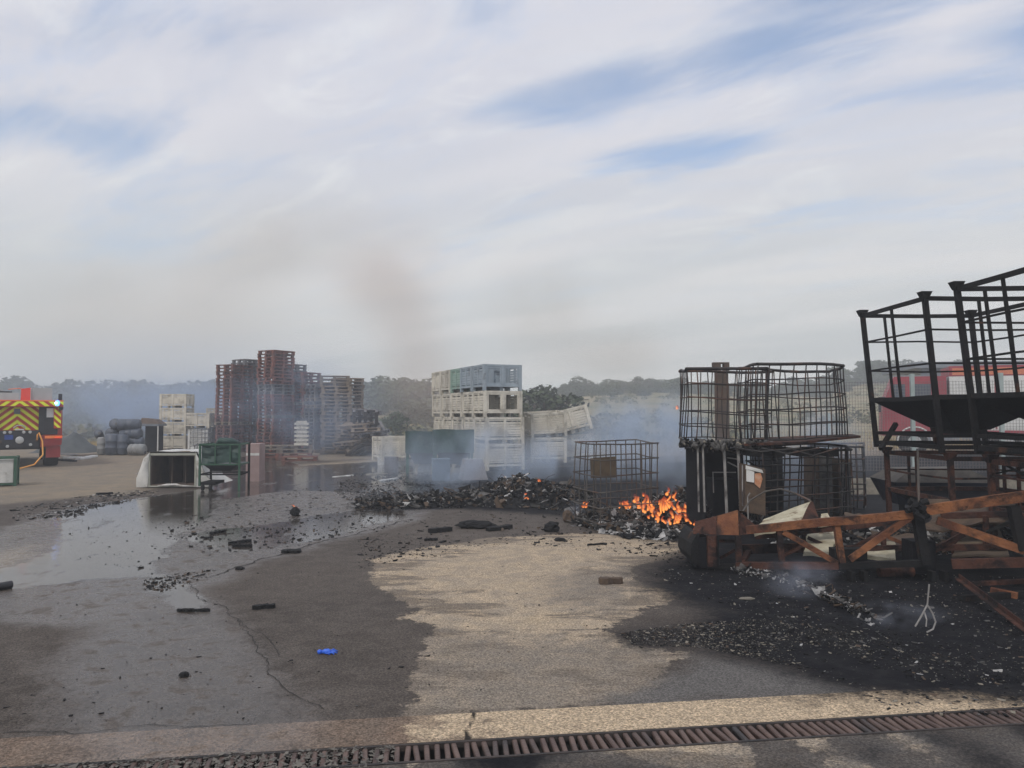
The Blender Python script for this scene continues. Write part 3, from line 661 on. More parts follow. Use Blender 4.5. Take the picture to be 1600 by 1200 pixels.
# left stack
for t_ in range(4):
    put_bin(b_cream, (X(277, 35.5), 35.5, t_ * .64), (0, 0, R(2)), 'cream plastic bin, %s tier of the left white bin column' % tiers[t_], 'white bins beside the pallets', (1.0, 1, .85))
put_bin(b_cream, (X(314, 34.5), 34.5, 1.0), (0, 0, R(3)), 'cream bin resting on the caged tank right of the white column', 'white bins beside the pallets', (.92, 1, .92))
for t_ in range(3): put_bin(b_cream, (X(344, 36.5), 36.5, t_ * .64), (0, 0, R(3)), 'cream bin, %s of three half hidden behind the left pallet stack' % ['lowest', 'middle', 'topmost'][t_], 'white bins beside the pallets', (.8, 1, .85))
# fallen pair right of the tower
put_bin(b_cream, (X(852, 24), 24, .95), (R(4), R(-3), R(12)), 'cream bin standing in smoke just right of the tower, upper one', 'toppled bins in the smoke', (.95, 1, 1))
put_bin(b_cream, (X(852, 24), 24.1, .15), (R(2), R(0), R(10)), 'cream bin beneath another in smoke right of the tower', 'toppled bins in the smoke', (.95, 1, 1.05))
put_bin(b_cream, (X(889, 25), 25, .95), (R(-8), R(-13), R(20)), 'tilted cream bin leaning right in the smoke, rightmost bin', 'toppled bins in the smoke', (1.1, 1, 1.1))
put_bin(b_cream, (X(889, 25), 25.2, .12), (R(-3), R(-4), R(16)), 'half buried cream bin under the tilted one in the smoke', 'toppled bins in the smoke', (1.1, 1, 1.1))
put_bin(b_cream, (X(617, 25), 25, .12), (0, 0, R(28)), 'pale bin left of the green covered bins behind the puddle', 'bins by the green covers', (1.0, 1, 1.05))
put_bin(b_cream, (X(642, 25.6), 25.6, .12), (0, 0, R(28)), 'second pale bin behind the green covers', 'bins by the green covers', (1.0, 1, 1.05))

# ------------------------------------------------------------------ wire cages
def make_cage(name, pts, z0, z1, nx, ny, nz, mat, label, group, r=.011, jit=.02, bow=0., plate=None, top_r=.018, cat='cage', seed=1):
    """pts: four footprint corners anticlockwise from the near-left; every rod is a part"""
    random.seed(seed); c = sum((Vector(p) for p in pts), Vector()) / 4
    root = empty(name, (c.x, c.y, z0), 0, label, cat, group); L = [Vector((p[0] - c.x, p[1] - c.y, 0)) for p in pts]; H = z1 - z0
    def warp(p, z):
        q = p.copy(); f = z / H
        nz_ = mnoise.noise_vector(Vector((p.x * 1.1 + seed * 7, p.y * 1.1, z * .8 + seed)))
        q += Vector((nz_.x, nz_.y, nz_.z * .8)) * jit * 2.2
        q.z += z; return q
    for s in range(4):
        a, b = L[s], L[(s + 1) % 4]; n = nx if s % 2 == 0 else ny
        for k in range(n):
            p = a.lerp(b, (k + (0 if k else 0.02)) / n); off = Vector((random.uniform(-.008, .008), random.uniform(-.008, .008), 0))
            m_ = MB(); m_.tube([warp(p + off, H * q / 5) for q in range(6)], r, 5); m_.build('vertical_bar', mat, root, smooth=True)
    for k in range(nz + 1):
        z = H * k / nz; m_ = MB(); ring = []
        for s in range(4):
            a, b = L[s], L[(s + 1) % 4]
            for q in range(6): ring.append(warp(a.lerp(b, q / 6) * 1.015, z))
        ring.append(ring[0]); rr = top_r if k == nz else r * 1.05
        m_.tube(ring, rr, 5, caps=False); m_.build('ring_bar', mat, root, smooth=True)
    if plate:
        (u0, u1, v0, v1) = plate; a, b = L[0], L[1]; out = Vector(((b - a).y, -(b - a).x, 0)).normalized() * .02
        q = [a.lerp(b, u0) + Vector((0, 0, v0 * H)), a.lerp(b, u1) + Vector((0, 0, v0 * H)), a.lerp(b, u1) + Vector((0, 0, v1 * H)), a.lerp(b, u0) + Vector((0, 0, v1 * H))]
        m_ = MB(); m_.slab([p + out for p in q], .004); m_.build('label_plate', plm, root)
    return root
plm = pbr('scorched_tin_plate', (.10, .075, .05), (.15, .115, .075), .6, .3, 8, .2, 30)
def foot(*pp): return [Vector((X(a, Y_), Y_, 0)) for a, Y_ in pp]
make_cage('tank_cage', foot((899, 11.15), (937, 10.35), (1026, 10.95), (992, 11.85)), .14, 1.20, 4, 6, 5, cagem, 'burnt empty tank cage with a tin plate standing in the burning debris', None, r=.009, jit=.022, top_r=.010, plate=None, seed=2)
# tin plate hangs on the near-left side of that cage
cg1 = bpy.data.objects['tank_cage']
m_ = MB(); a_, b_ = P(922, 716, 10.75), P(962, 713, 10.98); m_.slab([P(923, 747, 10.75) - cg1.location, P(962, 746, 10.98) - cg1.location, b_ - cg1.location, a_ - cg1.location], .005); m_.build('label_plate', plm, cg1)
make_cage('tank_cage', foot((1072, 10.3), (1196, 10.35), (1204, 11.5), (1060, 11.4)), 1.24, 2.23, 8, 5, 5, cageb, 'blackened wire tank cage on top of the left burnt stack', 'burnt tank cages stacked in twos', r=.0082, jit=.04, top_r=.022, seed=3)
make_cage('tank_cage', foot((1183, 10.0), (1322, 10.5), (1302, 11.7), (1156, 11.2)), 1.26, 2.27, 8, 5, 5, cageb, 'blackened wire tank cage on top of the right burnt stack', 'burnt tank cages stacked in twos', r=.0088, jit=.035, top_r=.022, seed=4)
make_cage('tank_cage', foot((1190, 10.05), (1330, 10.55), (1312, 11.7), (1160, 11.25)), .12, 1.12, 7, 5, 5, cageb, 'sooty wire tank cage under the right burnt stack', 'burnt tank cages stacked in twos', jit=.035, r=.010, seed=5)
make_cage('tank_cage', foot((1268, 12.4), (1345, 12.4), (1350, 13.4), (1262, 13.4)), .1, 1.1, 7, 5, 5, cageb, 'dark cage far behind the right burnt stack', 'burnt tank cages stacked in twos', jit=.02, seed=6)
# caged white tank below the left bin
cg = make_cage('caged_tank', foot((298, 34), (332, 34.1), (334, 35.1), (300, 35.0)), .0, 1.0, 6, 5, 5, pbr('grey_cage_wire', (.14, .14, .14), (.2, .2, .2), .6), 'white plastic tank in a grey wire cage under a cream bin', None, r=.014, jit=.004, seed=8, cat='tank')
m_ = MB(); m_.box(-.44, .44, -.44, .44, .08, .95); m_.build('tank', whitep, cg)
cg = make_cage('caged_tank', foot((305, 20.5), (324, 20.4), (326, 21.4), (309, 21.5)), .12, .78, 4, 4, 4, pbr('grey_cage_wire_low', (.10, .10, .10), (.16, .16, .16), .6), 'small white tank in a wire cage behind the tipped box', None, r=.012, jit=.004, seed=9, cat='tank')
m_ = MB(); m_.box(-.14, .14, -.38, .38, .08, .62); m_.build('tank', whitep, cg)

# ------------------------------------------------------------------ what stands between the burnt cages
def blob_line(name, path, r, n, mats, label, cat, seed):
    """melted, drooping plastic: many fused knobbly lumps"""
    random.seed(seed); m_ = MB()
    for i in range(n):
        f = random.random() * (len(path) - 1); k = int(f); p = Vector(path[k]).lerp(Vector(path[min(k + 1, len(path) - 1)]), f - k)
        p += Vector((random.uniform(-r, r), random.uniform(-r * 2, r * 2), random.uniform(-r, r * .7))); s = random.uniform(.25, .8) * r
        q = p + Vector((random.uniform(-s, s) * 1.5, random.uniform(-s, s), random.uniform(-3.0, -.4) * s))
        m_.tube([p + Vector((0, 0, s * .6)), p, p.lerp(q, .5) + Vector((random.uniform(-s, s) * .3, 0, 0)), q], [s * .3, s * .8, s * .6, s * .12], 6, mi=random.choice([0, 0, 1, 2 if random.random() < .3 else 0]))
    return tag(m_.build(name, mats, smooth=True), label, cat)
blob_line('melted_plastic', [P(1066, 688, 10.3), P(1100, 692, 10.2), P(1150, 692, 10.2), P(1200, 690, 10.3)], .055, 260, [ashg, charm, stone], 'melted grey plastic drooping under the upper left cage', 'melted plastic', 3)
# deck of rusty pallet frame between upper and lower cages
dk = empty('cage_base', (X(1250, 10.3), 10.3, 1.16), 0, 'rusty sheet deck sagging under the upper right cage', 'deck')
m_ = MB(); d0 = dk.location
m_.slab([P(1160, 697, 10.1) - d0, P(1250, 694, 9.95) - d0, P(1345, 684, 10.5) - d0, P(1330, 681, 11.7) - d0, P(1160, 688, 11.4) - d0], .03); m_.build('deck_sheet', rustd, dk)
for px_ in (1180, 1215, 1255, 1300):
    m_ = MB(); p = P(px_, 700, 10.15) - d0; m_.box(p.x - .07, p.x + .07, p.y - .05, p.y + .9, p.z - .11, p.z - .02); m_.build('deck_foot', soot, dk)
for i in range(3):
    m_ = MB(); m_.tube([P(1150 + 40 * i, 700, 10.0) - d0, P(1190 + 40 * i, 706 + i * 3, 9.95) - d0, P(1250 + 30 * i, 700, 10.0) - d0], .012, 5); m_.build('bent_rod', cageb, dk)
# cabinet shell under the left cage
cb = empty('burnt_cabinet', (X(1110, 10.6), 10.6, 0), 0, 'burnt out sheet metal cabinet with pale standing posts under the left cage', 'cabinet'); d0 = Vector(cb.location)
def pb(m_, px0, py0, px1, py1, Y0, Y1=None, w_=.04, t_=None): return m_.bar(P(px0, py0, Y0) - d0, P(px1, py1, Y1 or Y0) - d0, w_, t_ or w_)
m_ = MB(); m_.slab([Vector((X(1071, 10.4), 10.4, 0)) - d0, Vector((X(1102, 10.3), 10.3, 0)) - d0, Vector((X(1102, 10.3), 10.3, 1.16)) - d0, Vector((X(1071, 10.4), 10.4, 1.14)) - d0], .01); m_.build('side_panel', soot2, cb)
m_ = MB(); m_.slab([Vector((X(1075, 11.6), 11.6, 0)) - d0, Vector((X(1160, 11.6), 11.6, 0)) - d0, Vector((X(1160, 11.6), 11.6, 1.15)) - d0, Vector((X(1075, 11.6), 11.6, 1.15)) - d0], .01); m_.build('back_panel', soot2, cb)
m_ = MB(); m_.slab([Vector((X(1071, 10.4), 10.4, 1.13)) - d0, Vector((X(1160, 10.3), 10.3, 1.13)) - d0, Vector((X(1165, 11.6), 11.6, 1.13)) - d0, Vector((X(1071, 11.6), 11.6, 1.13)) - d0], .02); m_.build('top_panel', soot2, cb)
pg_ = pbr('ashen_steel', (.22, .21, .20), (.33, .32, .31), .8, .1, 8, .3, 50, c3=(.06, .05, .05), s3=3)
for (a, b, c, d, w_) in ((1090, 697, 1092, 800, .02), (1098, 697, 1101, 800, .022), (1131, 698, 1136, 812, .03), (1153, 700, 1158, 805, .03)):
    m_ = MB(); pb(m_, a, b, c, d, 10.2, w_=w_); m_.build('post', pg_, cb)
for a_ in ((1106, 696, 1132, 698, 10.2, .025), (1113, 738, 1150, 738, 10.6, .015), (1114, 739, 1115, 770, 10.6, .012)): pb(MB(), *a_[:5], w_=a_[5]).build('rail', pg_, cb)
m_ = MB(); m_.box(X(1112, 10.9) - d0.x, X(1152, 10.9) - d0.x, .3, .8, 0.1, .68); m_.build('inner_box', soot2, cb)
for (a, b, c, d) in ((1135, 703, 1157, 710), (1136, 715, 1156, 718), (1137, 722, 1157, 732)):
    m_ = MB(); pb(m_, a, b, c, d, 10.5, w_=.018); m_.build('wall_batten', pg_, cb)
# scorched control box
ct = empty('control_box', (X(1180, 9.9), 9.9, 0), 0, 'scorched control box with peeling white and orange front beside the cabinet', 'control box'); d0 = Vector(ct.location)
m_ = MB(); m_.slab([P(1164, 800, 9.9) - d0, P(1196, 806, 9.75) - d0, P(1196, 733, 9.75) - d0, P(1164, 725, 9.9) - d0], -.25, (0, -1, 0)); m_.build('housing', brownd, ct)
m_ = MB(); m_.slab([P(1166, 752, 9.885) - d0, P(1178, 754, 9.82) - d0, P(1178, 737, 9.82) - d0, P(1166, 733, 9.885) - d0], .012, (0, -1, 0)); m_.slab([P(1179, 756, 9.82) - d0, P(1187, 763, 9.78) - d0, P(1191, 748, 9.77) - d0, P(1188, 739, 9.78) - d0, P(1179, 740, 9.82) - d0], .012, (0, -1, 0), 1)
m_.slab([P(1165, 733, 9.885) - d0, P(1192, 739, 9.76) - d0, P(1190, 734, 9.76) - d0, P(1165, 727, 9.885) - d0], .02, (0, -1, 0), 0)
m_.build('peeling_front', [whitep, pbr('burnt_orange_paint', (.5, .3, .2), (.45, .18, .08), .8, 0, 20)], ct)
for (a, b, c, d) in ((1160, 727, 1160, 790), (1168, 775, 1169, 812), (1172, 770, 1168, 776)):
    m_ = MB(); pb(m_, a, b, c, d, 9.8, w_=.012); m_.build('conduit', pg_, ct)
# sooty cabinets in the gloom behind the right cage
for (a, b, Y_, h_, lb) in ((1190, 1222, 12.2, 1.12, 'soot black locker behind the lower right cage'), (1276, 1300, 12.0, 1.05, 'tall grey scorched locker behind the right end of the cages'), (1308, 1328, 12.1, .9, 'narrow pale scorched panel box behind the cages')):
    rt_ = empty('locker', (X((a + b) / 2, Y_), Y_, 0), R(4), lb, 'locker'); wv = (X(b, Y_) - X(a, Y_)) / 2
    m_ = MB(); m_.box(-wv, wv, 0, .5, 0, h_); m_.build('locker_shell', soot2 if 'black' in lb else brownd, rt_)
    m_ = MB(); m_.box(-wv + .02, wv - .02, -.015, -.002, .04, h_ - .04); m_.build('locker_door', soot if 'black' in lb else ashg, rt_)

# ------------------------------------------------------------------ hopper stillages (right)
def stillage(x0, x1, y0, y1, zb, zf, zt, mat, label, group, lean=-.16, post=.053, mids=2, hop_h=.36, tub=True, railmat=None, ext=True):
    root = empty('hopper_stillage', ((x0 + x1) / 2, (y0 + y1) / 2, zb), 0, label, 'stillage', group); H = zt - zb
    def C(i, z):
        x = (x0, x1, x1, x0)[i]; y_ = (y0, y0, y1, y1)[i]
        return Vector((x - root.location.x + lean * (z - zb) / H + .0, y_ - root.location.y, z - zb))
    railmat = railmat or mat
    for i in range(4):
        m_ = MB(); m_.bar(C(i, zb), C(i, zt), post, post, up=(0, 1, 0)); m_.build('post', mat, root)
        # flared stacking cap
        c = C(i, zt); m_ = MB(); sx_ = -1 if i in (0, 3) else 1; sy_ = -1 if i in (0, 1) else 1
        w1, w2 = post * .6, post * 1.15
        m_.hexa([c + Vector((-w1, -w1, -.04)), c + Vector((w1, -w1, -.04)), c + Vector((w1, w1, -.04)), c + Vector((-w1, w1, -.04)), c + Vector((-w2, -w2, .045)), c + Vector((w2, -w2, .045)), c + Vector((w2, w2, .045)), c + Vector((-w2, w2, .045))]); m_.build('stacking_cap', mat, root)
    hs = [(zt - .03, .05)] + [(zf + (zt - zf) * (k + 1) / (mids + 1), .022) for k in range(mids)] + [(zf, .055)] + ([(zb + .06, .05), (zb + .3 * (zf - zb), .04)][:2] if ext else [])
    for (z, th) in hs:
        for i in range(4):
            a, b = C(i, z), C((i + 1) % 4, z); d = (b - a).normalized() * post * .5
            sag = Vector((0, 0, random.uniform(-.015, .01)))
            m_ = MB(); m_.bar(a + d, a.lerp(b, .5) + sag, th * .6, th); m_.bar(a.lerp(b, .5) + sag, b - d, th * .6, th); m_.build('rail', railmat if z <= zf + .01 else mat, root)
    for i in range(4):
        for f in (.5,) if i % 2 else ((.42, .8) if i == 2 else (.42,)):
            a = C(i, zf).lerp(C((i + 1) % 4, zf), f); b = C(i, zt - .05).lerp(C((i + 1) % 4, zt - .05), f); m_ = MB(); m_.bar(a, b, .028, .028, up=(0, 1, 0)); m_.build('upright_bar', mat, root)
    if tub:
        m_ = MB(); top = [C(i, zf - .02) for i in range(4)]; cc = sum(top, Vector()) / 4; bot = [cc + (p - cc) * .30 + Vector((0, 0, -hop_h)) for p in top]
        tin = [cc + (p - cc) * .985 for p in top]; bin_ = [p + Vector((0, 0, .02)) for p in bot]
        m_.add(top + bot + tin + bin_, [(0, 1, 5, 4), (1, 2, 6, 5), (2, 3, 7, 6), (3, 0, 4, 7), (7, 6, 5, 4), (8, 12, 13, 9), (9, 13, 14, 10), (10, 14, 15, 11), (11, 15, 12, 8), (12, 15, 14, 13), (0, 8, 9, 1), (1, 9, 10, 2), (2, 10, 11, 3), (3, 11, 8, 0)])
        m_.build('hopper', soot2, root)
        m_ = MB(); o_ = cc + Vector((0, 0, -hop_h - .02)); m_.box(o_.x - .2, o_.x + .2, o_.y - .2, o_.y + .2, o_.z - .03, o_.z + .018); m_.build('outlet', soot, root)
    return root
random.seed(3)
stillage(4.88, 6.34, 8.74, 10.3, 1.17, 1.80, 2.96, soot, 'black hopper stillage on the upper tier, the farther one', 'stacked hopper stillages')
stillage(4.93, 6.40, 6.62, 8.14, 1.19, 1.80, 2.97, soot, 'black hopper stillage on the upper tier, the nearer one cut by the frame', 'stacked hopper stillages', lean=-.19)
stillage(4.99, 6.42, 8.72, 10.2, .02, .62, 1.13, rustd, 'rust-red hopper stillage on the lower tier, the farther one', 'stacked hopper stillages', lean=-.03, mids=1, hop_h=.3, ext=False)
stillage(5.02, 6.45, 6.75, 8.05, .02, .62, 1.14, rustd, 'rust-red hopper stillage on the lower tier, the nearer one', 'stacked hopper stillages', lean=-.02, mids=2, hop_h=.3, ext=False)
# spare struts wedged between tiers
for i, (a, b, w_, lb) in enumerate(((P(1376, 702, 10.0), P(1400, 662, 10.2), .05, 'short sooty strut leaning at the left end of the upper tier'), (P(1458, 668, 9.4), P(1466, 702, 9.4), .05, 'slanted black bar under the farther hopper'),
                            (P(1545, 712, 8.2), P(1600, 742, 8.0), .025, 'thin black diagonal rod between the lower stillages'), (P(1556, 740, 8.2), P(1610, 728, 8.0), .02, 'thin black rod crossing the lower stillages'))):
    m_ = MB(); m_.bar(a, b, w_, w_); tag(m_.build('strut', soot), lb, 'strut')
# dark tub standing behind the lower frames
tb = empty('skip_tub', (X(1455, 11.6), 11.6, 0), R(-6), 'dark blue-black tub on legs behind the rusty lower stillages', 'tub')
m_ = MB(); t4 = [(-.74, -.5, .62), (.70, -.5, .62), (.70, .5, .62), (-.74, .5, .62)]; b4 = [(-.62, -.3, .28), (.55, -.3, .28), (.55, .3, .28), (-.62, .3, .28)]; r4 = [(-.5, -.4, .78), (.35, -.4, .80), (.35, .4, .80), (-.5, .4, .78)]
m_.hexa(b4 + t4); m_.build('tub_lower', pbr('navy_tub', (.012, .016, .03), (.02, .026, .045), .5), tb)
m_ = MB(); m_.hexa([(a, b, c + .002) for a, b, c in t4] + r4); m_.build('tub_cover', pbr('dusty_tub_cover', (.07, .062, .055), (.12, .11, .095), .9, 0, 5), tb)
for x_ in (-.55, .5):
    for y_ in (-.25, .25):
        m_ = MB(); m_.box(x_ - .03, x_ + .03, y_ - .03, y_ + .03, 0, .30); m_.build('leg', soot, tb)

# ------------------------------------------------------------------ fallen lattice conveyor frame
tf = empty('lattice_frame', (3.6, 7.7, 0), 0, 'rusty lattice conveyor frame lying across the right foreground', 'metal frame'); d0 = Vector(tf.location)
def YF(px): return 8.05 - (px - 1090) / 510 * 1.0
def fb(name, x0, y0, x1, y1, w_, h_=None, mat=rust, dy0=0., dy1=None, ang=False):
    a = P(x0, y0, YF(x0) + dy0) - d0; b = P(x1, y1, YF(x1) + (dy0 if dy1 is None else dy1)) - d0; m_ = MB()
    n = max(2, int((b - a).length / .25)); pts = [a.lerp(b, i / n) + Vector((0, random.uniform(-.004, .004), random.uniform(-.004, .004))) * (0 < i < n) for i in range(n + 1)]
    if ang: m_.ang(a, b, w_, .009)
    else:
        for p, q in zip(pts[:-1], pts[1:]): m_.bar(p, q, w_, h_ or w_)
    return m_.build(name, mat, tf)
fb('top_chord', 1166, 828, 1426, 803, .07, .078)
fb('top_chord', 1447, 797, 1597, 776, .07, .095)
fb('top_chord', 1597, 776, 1760, 752, .07, .095)
fb('back_top_chord', 1180, 838, 1425, 812, .06, .06, rustd, .6)
fb('back_top_chord', 1470, 806, 1700, 800, .06, .06, rustd, .6)
fb('bottom_chord', 1150, 883, 1310, 884, .07, .065, rustd)
fb('bottom_chord', 1312, 884, 1440, 880, .07, .06, soot)
fb('bottom_chord', 1487, 881, 1700, 875, .07, .085, rustd)
fb('back_bottom_chord', 1160, 858, 1255, 856, .04, .10, rustd, .55)
fb('back_bottom_chord', 1255, 858, 1700, 852, .05, .06, rustd, .55)
fb('lattice_post', 1217, 828, 1222, 880, .05, .05, rustd); fb('lattice_post', 1306, 815, 1316, 880, .055, .055, rust)
fb('lattice_post', 1432, 800, 1446, 882, .09, .07, soot); fb('lattice_post', 1583, 790, 1598, 860, .09, .07, soot); fb('lattice_post', 1255, 835, 1256, 862, .04, .04, rustd, .55)
fb('lattice_post', 1380, 822, 1381, 860, .04, .04, rustd, .55); fb('lattice_post', 1540, 806, 1541, 856, .04, .04, rustd, .55)
fb('diagonal_brace', 1224, 831, 1308, 880, .05, .05, rust); fb('diagonal_brace', 1328, 874, 1424, 806, .055, .06, rust); fb('diagonal_brace', 1464, 813, 1600, 860, .055, .075, rust)
fb('diagonal_brace', 1455, 862, 1506, 834, .05, .05, rustd, .3); fb('diagonal_brace', 1224, 868, 1262, 848, .035, .035, rustd, .4); fb('diagonal_brace', 1385, 838, 1442, 862, .04, .035, rust, .4)
fb('diagonal_brace', 1262, 840, 1312, 862, .04, .035, rustd, .55); fb('diagonal_brace', 1318, 862, 1380, 832, .04, .035, rustd, .55); fb('diagonal_brace', 1542, 832, 1598, 806, .03, .03, soot, .5)
fb('cross_member', 1217, 829, 1228, 836, .05, .05, rustd, 0, .6); fb('cross_member', 1306, 816, 1318, 826, .05, .05, rustd, 0, .6); fb('cross_member', 1160, 880, 1170, 862, .05, .05, rustd, 0, .55)
m_ = MB(); m_.box(*[v for pr_ in ((P(1312, 900, 7.55).x - d0.x, P(1364, 900, 7.55).x - d0.x), (-.04, .10)) for v in pr_], .08, .27); m_.build('foot_block', soot, tf)
m_ = MB(); xa, xb = P(1442, 900, 7.35).x - d0.x, P(1487, 900, 7.35).x - d0.x; m_.box(xa + .02, xb - .02, -.12, .08, .05, .36); m_.build('foot_block', soot2, tf)
for px_ in (1330, 1350, 1456, 1475):
    m_ = MB(); p = P(px_, 905, 7.45) - d0; m_.box(p.x - .02, p.x + .02, p.y - .05, p.y + .05, 0, .10); m_.build('foot', soot, tf)
m_ = MB(); p0 = P(1372, 893, 7.6) - d0; m_.lathe([(.03, 0), (.05, .005), (.05, .34), (.03, .345)], (p0.x, p0.y, p0.z), 14, 'x'); m_.build('roller', rustd, tf, smooth=False)
# knuckle where the chords meet
m_ = MB(); p0 = P(1437, 792, 7.35) - d0
for i in range(16):
    a = Vector((random.uniform(-.08, .08), random.uniform(-.06, .06), random.uniform(-.07, .07))); m_.tube([p0 + a, p0 + a + Vector((random.uniform(-.09, .09), random.uniform(-.05, .05), random.uniform(-.05, .05)))], random.uniform(.012, .035), 6)
m_.build('melted_joint', charm, tf)
m_ = MB(); m_.lathe([(.045, 0), (.06, .01), (.06, .22), (.045, .23)], (p0.x + .08, p0.y + .05, p0.z + .01), 12, 'x'); m_.build('roller', brownd, tf)
m_ = MB(); m_.tube([P(1436, 790, 7.4) - d0, P(1434, 705, 7.6) - d0], .012, 6); m_.build('upright_rod', cagem, tf)
# hood at the left end
hd = MB()
q = lambda a, b, dy=0.: P(a, b, 7.95 + dy) - d0
hd.slab([q(1083, 834), q(1119, 835), q(1119, 806, .1), q(1086, 815, .08)], .015, (0, -1, 0)); hd.build('hood_front', rustd, tf); hd = MB(); hd.slab([q(1120, 835), q(1154, 836), q(1152, 797, .1), q(1120, 806, .1)], .018, (0, -1, 0)); hd.build('hood_front', rust, tf)
hd = MB(); hd.add([q(1086, 815, .08), q(1152, 797, .1), q(1168, 800, .7), q(1104, 812, .7), q(1083, 834, .0), q(1120, 826, .75)], [(0, 1, 2, 3), (4, 0, 3, 5)]); hd.build('hood_top', rustd, tf)
hd = MB(); hd.slab([q(1155, 836), q(1172, 834, .1), q(1168, 812, .3), q(1153, 797, .1)], .012, (0, -1, 0)); hd.build('hood_side', rustd, tf)
hd = MB(); hd.slab([q(1156, 800, .1), q(1186, 826, .15), q(1176, 833, .1), q(1160, 832, .05)], .01, (0, -1, 0)); hd.build('bent_flap', rustd, tf)
hd = MB()
prof = [(-.02, .0), (-.08, .03), (-.11, .10), (-.10, .22), (-.05, .31), (-.02, .33)]
c0 = P(1096, 884, 7.9) - d0; nn_ = len(prof)
vs = [(c0.x + a, c0.y, c0.z + b) for a, b in prof] + [(c0.x + a, c0.y + .6, c0.z + b) for a, b in prof]
hd.add(vs, [(i, (i + 1) % nn_, nn_ + (i + 1) % nn_, nn_ + i) for i in range(nn_)] + [tuple(reversed(range(nn_))), tuple(range(nn_, 2 * nn_))]); hd.build('end_drum', soot, tf)
hd = MB(); a_ = P(1090, 880, 7.9) - d0; hd.box(a_.x, a_.x + .13, a_.y + .05, a_.y + .5, 0.03, .34); hd.build('end_plate', soot2, tf)
for px_, w_, mt_ in ((1113, .10, rustd), (1154, .055, rustd), (1121, .03, soot)):
    hd = MB(); a_, b_ = P(px_, 885, 7.93) - d0, P(px_ - 1, 837, 7.93) - d0; hd.bar(a_, b_, .05, w_, up=(1, 0, 0)); hd.build('end_post', mt_, tf)
fb('diagonal_brace', 1125, 872, 1152, 857, .03, .03, rustd, .2); fb('cross_member', 1122, 845, 1152, 845, .03, .03, rustd, .1)
fb('bottom_chord', 1106, 886, 1152, 884, .06, .05, soot)
# loose beams on the ground
for i, (a, b, w_, mt_, lb) in enumerate(((P(1495, 900, 6.95), G(1640, 1010, .02), .045, rustd, 'long rusty angle bar slanting to the ground at the right edge'), (G(1548, 922, .05), G(1590, 931, .03), .05, rust, 'short rusty offcut on the black ground at the right edge'),
                            (G(1500, 935, .03), G(1640, 925, .03), .05, soot, 'black burnt beam lying flat under the lattice frame'), (G(1520, 912, .04), G(1660, 905, .04), .04, rustd, 'dark rusty bar lying behind the long angle bar'))):
    m_ = MB(); (m_.ang(a, b, w_, .007) if i == 0 else m_.bar(a, b, w_, w_)); tag(m_.build('loose_beam', mt_), lb, 'metal beam')
# insulation slabs
def sheet(name, px4, ys, th, mat, lb, cat, nx=8, ny=6, amp=.02, seed=0):
    c = [P(a, b, y_) for (a, b), y_ in zip(px4, ys)]; n_ = (c[1] - c[0]).cross(c[3] - c[0]).normalized(); m_ = MB(); vs = []
    if n_.y > 0: n_ = -n_
    for sft in (0, th):
        for j in range(ny + 1):
            for i in range(nx + 1):
                u, v = i / nx, j / ny; p = (c[0] * (1 - u) + c[1] * u) * (1 - v) + (c[3] * (1 - u) + c[2] * u) * v
                e = 1 if 0 < i < nx and 0 < j < ny else 1.6
                p = p + mnoise.noise_vector(p * 5 + Vector((seed, 0, 0))) * amp * e - n_ * sft; vs.append(p)
    N_ = (nx + 1) * (ny + 1); I = lambda i, j, s=0: s * N_ + j * (nx + 1) + i; fs = []
    for j in range(ny):
        for i in range(nx): fs += [(I(i, j), I(i + 1, j), I(i + 1, j + 1), I(i, j + 1)), (I(i, j + 1, 1), I(i + 1, j + 1, 1), I(i + 1, j, 1), I(i, j, 1))]
    for i in range(nx): fs += [(I(i, 0, 1), I(i + 1, 0, 1), I(i + 1, 0), I(i, 0)), (I(i, ny), I(i + 1, ny), I(i + 1, ny, 1), I(i, ny, 1))]
    for j in range(ny): fs += [(I(0, j), I(0, j + 1), I(0, j + 1, 1), I(0, j, 1)), (I(nx, j, 1), I(nx, j + 1, 1), I(nx, j + 1), I(nx, j))]
    m_.add(vs, fs); o = m_.build(name, mat)
    return tag(o, lb, cat)
sheet('insulation_slab', [(1176, 832), (1252, 818), (1268, 784), (1196, 809)], [8.0, 7.95, 8.5, 8.6], .05, insul, 'large cream insulation slab leaning behind the frame beside the rusty hood', 'insulation', amp=.015)
sheet('rusty_gable', [(1250, 818), (1281, 815), (1270, 784), (1266, 784)], [7.98, 8.15, 8.45, 8.4], .02, rustd, 'triangular rusty end plate closing the large cream slab', 'metal plate', amp=.004)
sheet('insulation_slab', [(1276, 818), (1300, 814), (1294, 803), (1284, 803)], [8.2, 8.2, 8.4, 8.4], .05, insul, 'small rounded cream insulation lump right of the large slab', 'insulation', 5, 4)
sheet('insulation_slab', [(1256, 862), (1302, 868), (1306, 826), (1262, 834)], [8.0, 7.9, 8.5, 8.6], .04, insul, 'cream insulation slab seen through the lattice below the large slab', 'insulation')
sheet('insulation_slab', [(1340, 868), (1400, 872), (1398, 846), (1352, 848)], [7.9, 7.7, 8.3, 8.4], .04, insul, 'dull cream slab lying low inside the middle of the lattice', 'insulation')
sheet('scorched_sheet', [(1370, 862), (1440, 856), (1438, 836), (1372, 842)], [8.1, 8.0, 8.6, 8.7], .02, brownd, 'scorched brown sheet behind the lattice joint', 'metal sheet')
sheet('scorched_sheet', [(1490, 868), (1580, 868), (1560, 826), (1500, 832)], [7.7, 7.5, 8.2, 8.3], .02, pbr('tan_burnt_sheet', (.15, .11, .075), (.21, .16, .11), .9, 0, 5), 'tan scorched sheet inside the right end of the lattice', 'metal sheet')
